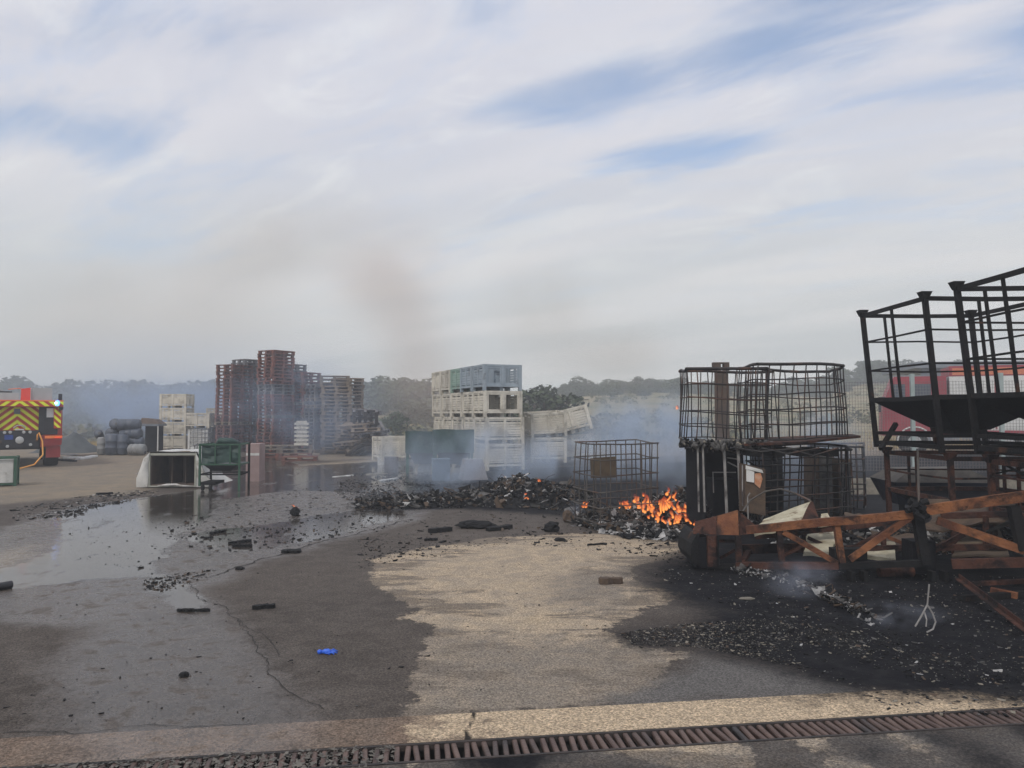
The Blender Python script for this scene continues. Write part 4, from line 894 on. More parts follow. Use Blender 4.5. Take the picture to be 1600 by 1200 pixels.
sheet('scorched_sheet', [(1440, 830), (1590, 816), (1580, 786), (1460, 798)], [8.0, 7.8, 8.3, 8.4], .02, brownd, 'crumpled brown sheet behind the upper right chord', 'metal sheet', amp=.05)
sheet('scorched_sheet', [(1315, 820), (1360, 816), (1345, 798), (1320, 798)], [8.2, 8.1, 8.5, 8.6], .01, brownd, 'curled brown sheet behind the top chord left of the joint', 'metal sheet', amp=.04)
m_ = MB(); m_.tube([P(1160, 800, 9.2), P(1172, 782, 9.2), P(1195, 768, 9.1), P(1220, 764, 9.0), P(1245, 772, 8.8), P(1267, 783, 8.55)], .012, 6); tag(m_.build('bent_cable', cagem), 'arched burnt cable rising over the insulation slab', 'cable')
# wire hook on the black ground
m_ = MB()
m_.tube([G(1452, 985, .30) * 1, G(1449, 985, .14), G(1447, 985, .10)], .006, 5)
m_.tube([P(1452, 913, 5.45), P(1449, 945, 5.45), P(1457, 958, 5.45), P(1462, 972, 5.45), P(1458, 983, 5.45), P(1448, 988, 5.45)], .006, 5); m_.tube([P(1449, 945, 5.45), P(1440, 962, 5.45), P(1430, 978, 5.45)], .006, 5); m_.tube([P(1444, 955, 5.47), P(1448, 968, 5.4), P(1447, 978, 5.4)], .005, 5)
wh = MB()
wh.tube([P(1452, 913, 5.45), P(1449, 945, 5.45), P(1457, 958, 5.45), P(1462, 972, 5.45), P(1458, 983, 5.45), P(1448, 988, 5.45)], .006, 5); wh.tube([P(1449, 945, 5.45), P(1440, 962, 5.45), P(1430, 979, 5.45)], .006, 5); wh.tube([P(1444, 955, 5.47), P(1448, 968, 5.4), P(1447, 979, 5.4)], .005, 5)
tag(wh.build('bent_wire', pg_), 'bent pale wire hook standing on the blackened ground', 'wire')

# ------------------------------------------------------------------ debris
def chip(m_, p, s, mi, flat=.5):
    """irregular flake: a sheared, tapered six-sided chunk"""
    a = Vector((random.gauss(0, 1), random.gauss(0, 1), random.gauss(0, .5 * (1 - flat) + .1))).normalized(); b = a.cross(Vector((random.gauss(0, .3), random.gauss(0, .3), 1))).normalized(); c = a.cross(b)
    l, w_, h_ = s * random.uniform(.6, 1.7), s * random.uniform(.35, .8), s * random.uniform(.12, .5)
    k = random.uniform(.4, .9); o = []
    for sx_, sy_, sz_ in ((-1, -1, -1), (1, -1, -1), (1, 1, -1), (-1, 1, -1), (-1, -1, 1), (1, -1, 1), (1, 1, 1), (-1, 1, 1)):
        q = k if sz_ > 0 else 1
        o.append(p + a * (sx_ * l * q * random.uniform(.6, 1)) + b * (sy_ * w_ * q * random.uniform(.6, 1)) + c * (sz_ * h_ * random.uniform(.6, 1)))
    m_.add(o, MB.BF, mi)
def pick(ws):
    r = random.random()
    for i, w_ in enumerate(ws):
        r -= w_
        if r <= 0: return i
    return 0
DM = [charm, ashg, ashw, brownd, stone]
def heap(name, line, width, hts, n, smin, smax, ws, label, seed, mound=True):
    """ridge of burnt rubble along a ground line"""
    random.seed(seed); m_ = MB(); L = [Vector(p) for p in line]; K = len(L) - 1
    def at(f): k = min(int(f), K - 1); q = f - k; return L[k].lerp(L[k + 1], q), hts[k] * (1 - q) + hts[k + 1] * q, width[k] * (1 - q) + width[k + 1] * q
    def H(f, sd):
        p, h_, w_ = at(f); c = max(0, 1 - abs(sd) ** 1.7)
        return h_ * c * (.65 + .6 * (mnoise.noise(Vector((f * 6, sd * 2, seed))) * .9 + .35)), p, w_
    nf, ns = 26 * K, 22; vs = []
    for i in range(nf + 1):
        for j in range(ns + 1):
            f = K * i / nf; sd = -1 + 2 * j / ns; h_, p, w_ = H(f, sd); vs.append((p.x + random.uniform(-.01, .01), p.y + sd * w_, h_ - .006 + random.uniform(0, .03) * (abs(sd) < .9)))
    m_.add(vs, [(i * (ns + 1) + j, (i + 1) * (ns + 1) + j, (i + 1) * (ns + 1) + j + 1, i * (ns + 1) + j + 1) for i in range(nf) for j in range(ns)], 0)
    for i in range(n):
        f = random.random() * K; sd = random.gauss(0, .5)
        if abs(sd) > 1.2: continue
        h_, p, w_ = H(f, max(-1, min(1, sd)))
        s = random.uniform(smin, smax) * (random.random() ** 1.2 * .8 + .35)
        mi = pick(ws)
        if mi == 2: s *= .7
        q = Vector((p.x + random.uniform(-.05, .05), p.y + sd * w_, h_ + s * .25)); rr_ = random.random()
        if rr_ < .05:      # bent rods and splinters
            d = Vector((random.gauss(0, 1), random.gauss(0, .6), random.uniform(-.1, .7))).normalized() * s * random.uniform(2, 5)
            m_.tube([q, q + d * .5 + Vector((0, 0, s * random.uniform(-.5, 1))), q + d], random.uniform(.003, .010), 4, mi=random.choice([0, 1, 3]))
        elif rr_ < .17:    # crumpled sheets
            a = Vector((random.gauss(0, 1), random.gauss(0, 1), random.gauss(0, .5))).normalized() * s * random.uniform(.8, 2.); b = Vector((random.gauss(0, 1), random.gauss(0, 1), random.gauss(0, .8))).normalized() * s * random.uniform(.6, 1.4)
            g = [[q + a * (i - 1) + b * (j - 1) + Vector((random.uniform(-s, s) * .35, random.uniform(-s, s) * .35, random.uniform(-s, s) * .5)) for i in range(3)] for j in range(3)]
            m_.add([v_ for r2 in g for v_ in r2], [(0, 1, 4, 3), (1, 2, 5, 4), (3, 4, 7, 6), (4, 5, 8, 7)], random.choice([0, 0, 1, 2, 3]) if mi != 2 else 2)
        else: chip(m_, q, s, mi, .0 if h_ > .15 else .6)
    return tag(m_.build(name, DM), label, 'debris', kind='stuff')
heap('burnt_debris', [G(562, 792), G(620, 791), G(700, 789), G(760, 786), G(800, 784), G(860, 786), G(900, 790), G(930, 792)], [.18, .30, .4, .6, .8, .9, .9, .6], [.06, .12, .16, .24, .44, .34, .3, .15], 7500, .02, .082, [.60, .22, .06, .12], 'long low ridge of charred crumpled debris across the middle of the yard', 4)
heap('burning_debris', [G(896, 815), G(940, 816), G(985, 817), G(1030, 814), G(1075, 812), G(1130, 812), G(1185, 815)], [.4, .8, 1.1, 1.25, 1.2, 1.0, .6], [.08, .11, .17, .34, .46, .42, .2], 9500, .018, .080, [.42, .28, .20, .10], 'heap of burning paper-like debris with white ash around the small cage', 6)
heap('fire_ash', [G(930, 826), G(975, 832), G(1020, 834), G(1060, 830), G(1085, 828)], [.35, .5, .55, .5, .3], [.04, .07, .09, .08, .04], 2400, .02, .08, [.22, .24, .50, .04], 'pale ash flakes spread before the burning heap', 7)
heap('burnt_rubble', [G(1180, 835), G(1260, 840), G(1340, 846), G(1420, 850), G(1500, 856), G(1640, 860)], [.7, .7, .7, .7, .7, .7], [.16, .15, .14, .16, .18, .2], 2600, .025, .09, [.6, .18, .07, .15], 'blackened rubble heaped under the rusty lattice frame', 8)
heap('ash_ridge', [G(1150, 893), G(1215, 905), G(1265, 925), G(1320, 948), G(1365, 975)], [.10, .16, .20, .18, .12], [.03, .05, .06, .06, .03], 1500, .012, .045, [.45, .2, .32, .03], 'ridge of white flecked ash on the black ground below the frame', 10)
def scatter(name, pg, n, smin, smax, ws, label, seed, power=1.0, cat='debris'):
    random.seed(seed); m_ = MB(); P_ = poly(pg); lo, hi = P_.min(0), P_.max(0); c = 0
    px0 = [p[0] for p in pg]; py0 = [p[1] for p in pg]
    cand = []
    while len(cand) < n:
        q = np.stack([np.random.uniform(min(px0), max(px0), n), np.random.uniform(min(py0), max(py0), n)], 1)
        g = np.array([G(a, b)[:2] for a, b in q]); ins = sdf(g, P_) > 0
        cand += [tuple(v) for v, k in zip(g, ins) if k and mnoise.noise(Vector((v[0] * 1.2, v[1] * .8, seed))) > random.uniform(-.5, .35)]
    for (x_, y_) in cand[:n]:
        s = random.uniform(smin, smax) * random.random() ** power; s = max(s, smin)
        chip(m_, Vector((x_, y_, s * .12)), s, pick(ws), .9)
    return tag(m_.build(name, DM), label, cat, kind='stuff')
scatter('charred_bits', [(330, 790), (560, 745), (700, 740), (640, 800), (560, 830), (470, 855), (330, 870), (240, 830)], 2600, .006, .036, [.8, .1, 0, .1], 'small charred bits strewn over the wet ground left of the debris ridge', 3, 2.2)
scatter('charred_crumbs', [(520, 765), (560, 735), (620, 735), (760, 752), (680, 792), (560, 795)], 4200, .008, .04, [.62, .25, .03, .1], 'dense black crumbs beside the left end of the debris ridge', 4, 1.6)
scatter('charred_flakes', [(560, 830), (700, 800), (900, 800), (1100, 850), (1090, 890), (1000, 870), (800, 850), (560, 890)], 1500, .008, .045, [.85, .05, 0, .1], 'black flakes scattered on the ground in front of the ridge', 5, 2.5)
scatter('yard_specks', [(-20, 930), (300, 900), (650, 880), (1060, 880), (1090, 1010), (640, 1110), (-20, 1150)], 900, .003, .016, [.8, .05, 0, .15], 'tiny dark specks strewn across the foreground paving', 6, 2.5)
scatter('gravel', [(965, 990), (1060, 975), (1200, 965), (1330, 990), (1380, 1050), (1250, 1045), (1100, 1012), (990, 1008)], 6500, .004, .017, [.70, .12, 0, .05, .13], 'black and pale gravel patch in the right foreground', 7, 1.8, 'gravel')
scatter('black_gravel', [(1080, 880), (1600, 900), (1660, 1100), (1400, 1092), (1250, 1050), (1150, 960), (1010, 895)], 9000, .004, .022, [.80, .10, .015, .03, .055], 'sooty gravel and cinders covering the burnt ground on the right', 8, 2.0, 'gravel')
scatter('kerb_cinders', [(1330, 1080), (1620, 1085), (1640, 1120), (1400, 1115)], 600, .003, .02, [.6, .2, .0, .1, .1], 'cinders spilling over the right end of the kerb strip', 9, 2.0, 'gravel')
scatter('puddle_bits', [(100, 800), (330, 770), (330, 830), (250, 900), (110, 870)], 200, .006, .03, [.9, .05, 0, .05], 'dark bits floating in the long puddle', 12, 2.4)
scatter('puddle_gravel', [(225, 905), (290, 895), (345, 890), (330, 900), (260, 925), (222, 922)], 260, .008, .035, [.7, .1, 0, .2], 'little island of dark gravel in the puddle outflow', 13, 1.4)
scatter('wet_edge_gravel', [(20, 795), (130, 775), (250, 764), (250, 775), (140, 795), (130, 805), (20, 815)], 1500, .01, .045, [.55, .3, .08, .07], 'mixed gravel along the far edge of the puddle', 14, 1.6, 'gravel')
# individual burnt boards and odds
def board(px0, py0, px1, py1, w_, th, mat, lb, seed, cat='board', name='charred_board'):
    random.seed(seed); a, b = G(px0, py0, th / 2 + .003), G(px1, py1, th / 2 + .003); m_ = MB(); n = 9
    pts = [a.lerp(b, i / n) + Vector((0, random.uniform(-.010, .010), random.uniform(-.002, .002))) for i in range(n + 1)]
    d = (b - a).normalized(); sd = Vector((-d.y, d.x, 0)); vs = []
    for i, p in enumerate(pts):
        ww = w_ / 2 * random.uniform(.55, 1.15) * (.55 if i in (0, n) else 1); hh = th / 2 * random.uniform(.7, 1.1)
        vs += [p - sd * ww - Vector((0, 0, th / 2)), p + sd * ww - Vector((0, 0, th / 2)), p + sd * ww * .9 + Vector((0, 0, hh)), p - sd * ww * .9 + Vector((0, 0, hh))]
    m_.add(vs, [(i * 4 + k, i * 4 + (k + 1) % 4, i * 4 + 4 + (k + 1) % 4, i * 4 + 4 + k) for i in range(n) for k in range(4)] + [(3, 2, 1, 0), (n * 4, n * 4 + 1, n * 4 + 2, n * 4 + 3)])
    return tag(m_.build(name, mat), lb, cat)
for i, a in enumerate(((277, 953, 328, 953, .035, .022, 'long thin charred stick with a bent tip at the puddle edge'), (394, 949, 430, 946, .07, .03, 'short charred board alone right of the bent stick'),
        (357, 848, 392, 844, .07, .03, 'upper one of two parallel charred boards on the wet ground'), (363, 852, 394, 852, .06, .03, 'lower one of two parallel charred boards on the wet ground'),
        (328, 833, 352, 829, .06, .03, 'charred slat behind the two parallel boards'), (318, 840, 334, 839, .04, .02, 'tiny charred splinter left of the charred slat'),
        (670, 829, 705, 826, .14, .06, 'flat charred plank in front of the debris ridge, left one'), (762, 827, 798, 822, .14, .05, 'flat charred plank in front of the debris ridge, right one'),
        (663, 843, 684, 842, .06, .03, 'small charred slat below the left flat plank'), (936, 907, 972, 906, .11, .055, 'chunky burnt block on the dry concrete near the black ground'),
        (918, 851, 946, 849, .03, .02, 'thin dark splinter on the dry concrete before the fire'), (441, 861, 470, 861, .16, .03, 'flat charred scrap lying on the crack in the ground'),
        (150, 772, 176, 770, .1, .04, 'dark slat at the far edge of the yard puddle'))):
    board(*a[:6], charm if i != 9 else brownd, a[6], 40 + i)
def lump(name, px, py, s, mat, lb, cat, sq=(1, 1, .6), seed=0, sub=3, amp=.35):
    import bmesh
    bm = bmesh.new(); bmesh.ops.create_icosphere(bm, subdivisions=sub, radius=1)
    for v in bm.verts:
        n_ = mnoise.noise(v.co * 1.8 + Vector((seed, 0, 0))) * amp + mnoise.noise(v.co * 5 + Vector((seed, 3, 0))) * amp * .5
        v.co = Vector((v.co.x * sq[0], v.co.y * sq[1], v.co.z * sq[2])) * (1 + n_) * s
    me = bpy.data.meshes.new(name); bm.to_mesh(me); bm.free(); me.materials.append(mat); o = bpy.data.objects.new(name, me); COL.objects.link(o)
    o.location = G(px, py, s * sq[2] * .75); return tag(o, lb, cat)
lump('burnt_lump', 287, 1054, .030, charm, 'round burnt black lump alone in the left foreground', 'lump', (1.1, .8, .5), 3)
lump('burnt_lump', 744, 820, .17, charm, 'broad black charred mound before the debris ridge', 'lump', (1.5, .7, .35), 5)
lump('burnt_lump', 862, 824, .11, charm, 'knobbly charred lump left of the burning heap', 'lump', (1, .8, .7), 6)
lump('burnt_lump', 887, 808, .10, brownd, 'small scorched stump smoking left of the cage', 'lump', (.7, .6, 1.0), 7)
lump('burnt_lump', 983, 838, .07, charm, 'small round black lump in front of the burning heap', 'lump', (1.4, .9, .5), 8)
lump('burnt_lump', 875, 843, .045, charm, 'small dark clod on the dry concrete left of the fire', 'lump', (1.5, .9, .6), 9)
lump('burnt_lump', 375, 888, .035, charm, 'small dark clod on damp ground near the long crack', 'lump', (1.3, .9, .5), 10)
lump('smouldering_stump', 461, 800, .09, charm, 'small smouldering stump with a tiny flame on the wet ground', 'stump', (.8, .8, .9), 11)
lump('stone', 1167, 935, .045, stone, 'flat white stone on the black ground below the frame', 'stone', (1.5, .8, .2), 12)
# small glove
gv = empty('glove', G(511, 1021), R(12), 'crumpled bright blue disposable glove on the paving', 'glove')
m_ = MB(); random.seed(77)
def gbl(m_, pts, r): m_.tube(pts, r, 8)
gbl(m_, [(-.035, 0, .010), (-.015, .004, .014), (.008, .0, .015), (.024, -.004, .011)], [.010, .016, .017, .012]); m_.build('palm', glovem, gv, smooth=True)
for i, (dx, dy, l) in enumerate(((.02, .018, .026), (.026, .006, .03), (.026, -.008, .028), (.018, -.02, .02), (-.012, -.02, .022))):
    m_ = MB(); e = Vector((dx, dy, .008)); m_.tube([Vector((dx * .4, dy * .5, .012)), e, e + Vector((l * .8, dy * .9 + random.uniform(-.012, .012), .006)), e + Vector((l * 1.5, dy * 1.4 + random.uniform(-.01, .01), -.003))], [.006, .0065, .005, .004], 6); m_.build('finger', glovem, gv, smooth=True)
m_ = MB(); m_.tube([(-.034, 0, .012), (-.05, .006, .012), (-.062, .003, .008)], [.013, .017, .012], 9); m_.build('cuff', glovem, gv, smooth=True)
m_ = MB(); p_ = G(18, 913, .035); q_ = G(-50, 925, .035); m_.lathe([(.02, 0), (.035, .004), (.035, (q_ - p_).length)], (0, 0, 0), 14, 'x'); o = m_.build('black_pipe', pipem, smooth=False)
o.location = q_; o.rotation_euler = (0, 0, math.atan2((p_ - q_).y, (p_ - q_).x)); tag(o, 'black plastic pipe end poking in at the left edge', 'pipe')

# ------------------------------------------------------------------ flames
fm = bpy.data.materials.new('flame'); fm.use_nodes = True; t = NT(fm.node_tree); t.nodes.clear()
tc = t.n('ShaderNodeTexCoord'); gz = t.n('ShaderNodeSeparateXYZ', {0: tc.outputs['Generated']}).outputs[2]
nz = t.noise(t.mapping(tc.outputs['Object'], scale=(1, 1, .5)), 22, 5, .65, .8)
lw = t.n('ShaderNodeLayerWeight', {'Blend': .35}).outputs['Facing']
colr = t.mix(t.sm(t.m('ADD', t.m('ADD', gz, t.m('MULTIPLY', nz, .6)), t.m('MULTIPLY', lw, .7)), .35, 1.25), (1., .36, .08, 1), (.88, .12, .06, 1))
em = t.n('ShaderNodeEmission', {'Color': colr, 'Strength': t.fmix(t.sm(t.m('ADD', t.m('ADD', gz, t.m('MULTIPLY', nz, .6)), t.m('MULTIPLY', lw, .7)), .3, 1.1), 1.9, .62)})
tr = t.n('ShaderNodeBsdfTransparent')
al = t.m('MULTIPLY', t.m('MULTIPLY', t.sm(t.m('ADD', t.m('MULTIPLY', nz, 1.2), t.m('MULTIPLY', gz, -.5)), .12, .62), t.sm(lw, .75, .05)), .75)
t.n('ShaderNodeOutputMaterial', {'Surface': t.n('ShaderNodeMixShader', {0: al, 1: tr.outputs[0], 2: em.outputs[0]}).outputs[0]})
def flame(px, py, Y_, wpx, hpx, lb, seed, grp='flames in the burning heap'):
    random.seed(seed); root = empty('flame', P(px, py, Y_), 0, lb, 'flame', grp); sc_ = Y_ / 1200
    n = max(4, int(wpx / 3.2))
    for k in range(n):
        f = random.uniform(-.5, .5); h_ = hpx * sc_ * random.uniform(.25, 1.15) * (1 - abs(f) * 1.1); x0 = f * wpx * sc_; y0 = random.uniform(-.12, .12); r0 = sc_ * random.uniform(1.6, 4.4) * min(1, wpx / 22 + .15)
        pts, rr = [], []; a = random.uniform(0, 6); b_ = random.uniform(-.25, .35); z0 = random.uniform(-.03, .06)
        for i in range(9):
            z = i / 8; pts.append((x0 + math.sin(a + z * 5) * .028 * (.3 + z) + b_ * z * h_, y0 + math.cos(a * 1.3 + z * 4) * .02, h_ * z + z0)); rr.append(r0 * max(.03, math.sin(math.pi * (z * .8 + .2)) ** .7 * (1 - z * .35)) * (1 + .35 * math.sin(a * 5 + z * 9)) * (.05 if i == 8 else 1))
        m_ = MB(); m_.tube(pts, rr, 8); m_.build('flame_tongue', fm, root, smooth=True)
for a in ((1033, 800, 10.6, 60, 34, 'broad flame low in the heart of the burning heap'), (1048, 782, 10.9, 26, 24, 'flame tongue on the crest right of the small cage'), (1010, 792, 11.1, 40, 26, 'flame licking up behind the small cage foot'),
          (1026, 814, 10.4, 24, 24, 'bright orange flame at the front left of the burning heap'), (1058, 816, 10.4, 34, 26, 'flame at the front right of the burning heap'), (1075, 800, 10.6, 24, 14, 'small flame on the right slope of the burning heap'),
          (972, 792, 10.7, 26, 14, 'small flame at the right foot of the small cage'), (915, 794, 10.5, 12, 7, 'small flame at the left foot of the small cage'), (1082, 824, 10.2, 12, 16, 'small flame beside the rusty hood'),
          (1092, 789, 10.5, 14, 12, 'little flame under the burnt cabinet'), (841, 757, 13.5, 6, 6, 'tiny flame on the crest of the debris ridge'), (823, 778, 13.1, 5, 4, 'tiny glow low on the debris ridge'), (1000, 780, 11.3, 14, 10, 'faint flame tip behind the cage')):
    flame(*a, seed=int(a[0]))
flame(462, 794, 13.2, 4, 5, 'tiny orange flame on the smouldering stump', 5)
flame(1056, 640, 18, 7, 6, 'far red-white thing left of the stacked cages, built as a flame', 6)  # a red-white thing, given glowing flame tongues

# ------------------------------------------------------------------ fire engine, rear view (left)
TX, TY = X(31, 23), 23.0
fe = empty('fire_engine', (TX, TY, 0), R(33), 'red fire engine seen from behind with yellow chevrons and a lit blue beacon', 'fire engine')
def clip_poly(pg, x0, x1, z0, z1):
    def cl(p, ins, it):
        o = []
        for i in range(len(p)):
            a, b = p[i], p[(i + 1) % len(p)]; ia, ib = ins(a), ins(b)
            if ia: o.append(a)
            if ia != ib: o.append(it(a, b))
        return o
    ix = lambda X0: (lambda a, b: (X0, a[1] + (b[1] - a[1]) * (X0 - a[0]) / (b[0] - a[0])))
    iz = lambda Z0: (lambda a, b: (a[0] + (b[0] - a[0]) * (Z0 - a[1]) / (b[1] - a[1]), Z0))
    for ins, it in ((lambda p: p[0] >= x0, ix(x0)), (lambda p: p[0] <= x1, ix(x1)), (lambda p: p[1] >= z0, iz(z0)), (lambda p: p[1] <= z1, iz(z1))):
        if not pg: return pg
        pg = cl(pg, ins, it)
    return pg
def chevrons(m_, x0, x1, z0, z1, cx, bw, yf, slope=1., mi=1, half=None):
    H = 3.; pitch = bw * 2
    for k in range(-14, 15):
        for sg in (-1, 1):
            if half and sg != half: continue
            zt = z1 + k * pitch + .06
            # band descending away from the apex line x=cx
            pg = [(cx, zt), (cx, zt - bw), (cx + sg * H, zt - bw - H * slope), (cx + sg * H, zt - H * slope)]
            q = clip_poly(pg, x0 if sg < 0 else max(x0, cx), x1 if sg > 0 else min(x1, cx), z0, z1)
            if len(q) >= 3:
                area = sum(q[i][0] * q[(i + 1) % len(q)][1] - q[(i + 1) % len(q)][0] * q[i][1] for i in range(len(q)))
                if area < 0: q = q[::-1]
                m_.slab([(a, yf, b) for a, b in q], .004, (0, -1, 0), mi)
bw_ = 1.13
m_ = MB(); m_.box(-bw_, bw_, .35, 4.2, .95, 1.84); m_.box(-bw_, bw_, .01, 4.2, 1.842, 2.04); m_.build('body', red_v, fe)
m_ = MB(); m_.box(-bw_, bw_, -.0, .008, 1.845, 2.035); chevrons(m_, -bw_, bw_, 1.86, 2.0, .0, .105, -.001, .8, 1); m_.build('top_band', [refl_r, refl_y], fe)
m_ = MB(); m_.box(-bw_, bw_, -.008, -.001, 2.004, 2.04); m_.build('orange_band', orange_t, fe)
m_ = MB(); m_.box(-.52, .50, .30, .34, 1.13, 1.83); chevrons(m_, -.52, .50, 1.14, 1.83, -.05, .11, .30, .85, 1); m_.build('roller_shutter', [refl_r, refl_y], fe)
m_ = MB(); m_.box(-.14, .02, .285, .297, 1.62, 1.78); m_.build('access_hatch', glassd, fe)
MB().box(.50, .62, .2, .349, .95, 1.84).build('shutter_frame', black_p, fe); MB().box(-.66, -.52, .2, .349, .95, 1.84).build('shutter_frame', black_p, fe)
m_ = MB(); m_.box(.62, 1.0, .18, .345, 1.0, 1.84); m_.build('rear_cabinet', black_p, fe)
m_ = MB(); m_.box(.70, .93, .16, .178, 1.52, 1.80); m_.build('notice_panel', whitep, fe)
m_ = MB(); m_.add([(.90, .12, 1.18), (1.08, .12, 1.18), (1.08, .12, 1.83), (.88, .12, 1.83), (.90, .34, 1.18), (1.10, .34, 1.18), (1.13, .34, 1.83), (.88, .34, 1.83)], [(0, 1, 2, 3), (1, 5, 6, 2), (0, 3, 7, 4), (3, 2, 6, 7)]); chevrons(m_, .90, 1.08, 1.2, 1.82, .62, .10, .118, 1., 1, half=1); m_.build('corner_panel', [refl_r, refl_y], fe)
m_ = MB(); m_.hexa([(1.02, .05, 1.70), (1.13, .05, 1.76), (1.13, .3, 1.76), (1.02, .3, 1.70), (1.02, .05, 1.84), (1.14, .05, 1.84), (1.14, .3, 1.84), (1.02, .3, 1.84)]); m_.build('overhang_bracket', black_p, fe)
# bumper and lower wings
for sg in (1, -1):
    m_ = MB(); m_.hexa([(.55 * sg, -.05, .62), (1.10 * sg, -.05, .68), (1.10 * sg, .5, .68), (.55 * sg, .5, .62), (.55 * sg, -.05, .98), (1.13 * sg, -.05, .98), (1.13 * sg, .5, .98), (.55 * sg, .5, .98)] if sg > 0 else
                       [(1.10 * sg, -.05, .68), (.55 * sg, -.05, .62), (.55 * sg, .5, .62), (1.10 * sg, .5, .68), (1.13 * sg, -.05, .98), (.55 * sg, -.05, .98), (.55 * sg, .5, .98), (1.13 * sg, .5, .98)]); m_.build('rear_wing', dred_v, fe)
    m_ = MB(); a, b = sorted((.66 * sg, 1.12 * sg)); m_.box(a, b, -.062, -.052, .88, .965); m_.build('wing_stripe', orange_t, fe)
    m_ = MB(); a, b = sorted((.92 * sg, 1.1 * sg)); m_.box(a, b, -.075, -.064, .885, .93); m_.build('tail_lamp', tail_m, fe)
    m_ = MB(); a, b = sorted((.7 * sg, 1.08 * sg)); m_.box(a, b, .0, .04, .30, .66); m_.build('mud_flap', dred_v, fe)
    for y_ in (1.0, 5.1):
        wr_ = MB(); wr_.lathe([(.30, -.2), (.42, -.2), (.45, -.15), (.45, .15), (.42, .2), (.30, .2)], (0, 0, 0), 26, 'x'); wo = wr_.build('wheel', rubber, fe, loc=(sg * .86, y_, .452))
        h_ = MB(); h_.lathe([(.06, -.205), (.28, -.203), (.29, .203), (.06, .205)], (0, 0, 0), 20, 'x'); h_.build('rim', alu, wo)
m_ = MB(); m_.box(-.9, .9, .3, 6.4, .55, .9); m_.build('chassis', black_p, fe)
# cab
m_ = MB(); m_.box(-1.1, 1.1, 4.3, 6.3, .7, 2.0); m_.build('cab', red_v, fe)
for sg in (-1, 1):
    m_ = MB(); a, b = sorted((1.101 * sg, 1.112 * sg)); m_.box(a, b, 4.6, 5.8, 1.35, 1.9); m_.build('cab_window', glassd, fe)
m_ = MB(); m_.box(-1., 1., 6.301, 6.312, 1.35, 1.95); m_.build('windscreen', glassd, fe)
# rear pump
m_ = MB(); m_.box(-.5, .52, .02, .33, .62, 1.12); m_.build('pump_housing', black_p, fe)
m_ = MB(); m_.lathe([(.02, 0), (.09, .01), (.09, .05), (.11, .06), (.11, .08)], (.02, -.07, .84), 16, 'y'); m_.build('pump_inlet', alu, fe)
m_ = MB(); m_.box(-.36, -.14, -.03, .018, .86, 1.0); m_.build('control_panel', blue_p, fe)
for i, (x_, z_) in enumerate(((-.36, 1.07), (-.22, 1.08), (.12, 1.08), (.28, 1.08), (.3, .7), (-.28, .66), (.45, .83), (-.46, .80))):
    m_ = MB(); m_.lathe([(.02, -.06), (.045, -.055), (.045, .0), (.03, .02)], (x_, 0, z_), 10, 'y'); m_.build('valve', alu if i < 6 else brownd, fe)
m_ = MB(); m_.tube([(-.14, -.02, 1.2), (-.05, -.05, 1.28), (.08, -.05, 1.28), (.16, -.02, 1.2)], .02, 6); m_.tube([(-.1, -.03, 1.15), (.12, -.03, 1.15)], .03, 6); m_.build('handrail', alu, fe)
# roof equipment
m_ = MB(); m_.box(-.74, -.02, .1, 1.8, 2.042, 2.26); m_.build('roof_locker', alu, fe)
m_ = MB(); m_.box(.30, .84, .15, 1.9, 2.042, 2.42); m_.build('roof_locker', alu, fe)
m_ = MB(); m_.hexa([(.02, .08, 2.042), (.27, .08, 2.042), (.27, .5, 2.042), (.02, .5, 2.042), (.03, .1, 2.38), (.27, .1, 2.42), (.27, .5, 2.42), (.03, .5, 2.38)]); m_.build('red_canister', pbr('bright_red_cover', (.75, .05, .04), (.8, .08, .05), .5), fe)
m_ = MB(); m_.box(-1.1, -.2, .5, 3.5, 2.28, 2.31); m_.box(-1.1, -.76, .3, 3., 2.042, 2.26); m_.build('ladder_rack', black_p, fe)
for x_ in (-.85, -.45):
    m_ = MB(); m_.tube([(x_, .6, 2.34), (x_, 4, 2.34)], .025, 6); m_.build('ladder_rail', alu, fe)
for y_ in np.arange(.8, 3.9, .3):
    m_ = MB(); m_.tube([(-.85, y_, 2.34), (-.45, y_, 2.34)], .014, 5); m_.build('ladder_rung', alu, fe)
m_ = MB(); m_.tube([(-.3, .2, 2.36), (.0, .3, 2.40), (.1, .4, 2.36)], .012, 5); m_.build('red_strap', orange_t, fe)
m_ = MB(); m_.box(1.0, 1.10, .1, .2, 2.042, 2.24); m_.build('work_lamp', black_p, fe)
m_ = MB(); m_.lathe([(.03, -.05), (.06, -.05), (.085, -.02), (.085, .02), (.06, .05), (.02, .06)], (.97, -.03, 1.955), 16, 'x'); bc = m_.build('blue_beacon', beacon_m, fe, smooth=True)
m_ = MB(); m_.lathe([(.01, -.035), (.035, -.03), (.035, .03), (.01, .035)], (.93, -.115, 1.955), 10, 'x'); m_.build('beacon_bulb', beacon_c, bc, smooth=True)
for (x_, z_) in ((-.57, 1.48), (-.62, 1.42)):
    m_ = MB(); m_.tube([(-1.1, .1, z_), (-.6, .08, z_), (-.52, .1, z_ - .03)], .012, 5); m_.build('step_rail', alu, fe)
m_ = MB(); m_.box(-1.0, -.52, -.09, -.066, .90, 1.02); npb = m_.build('number_plate', whitep, fe)
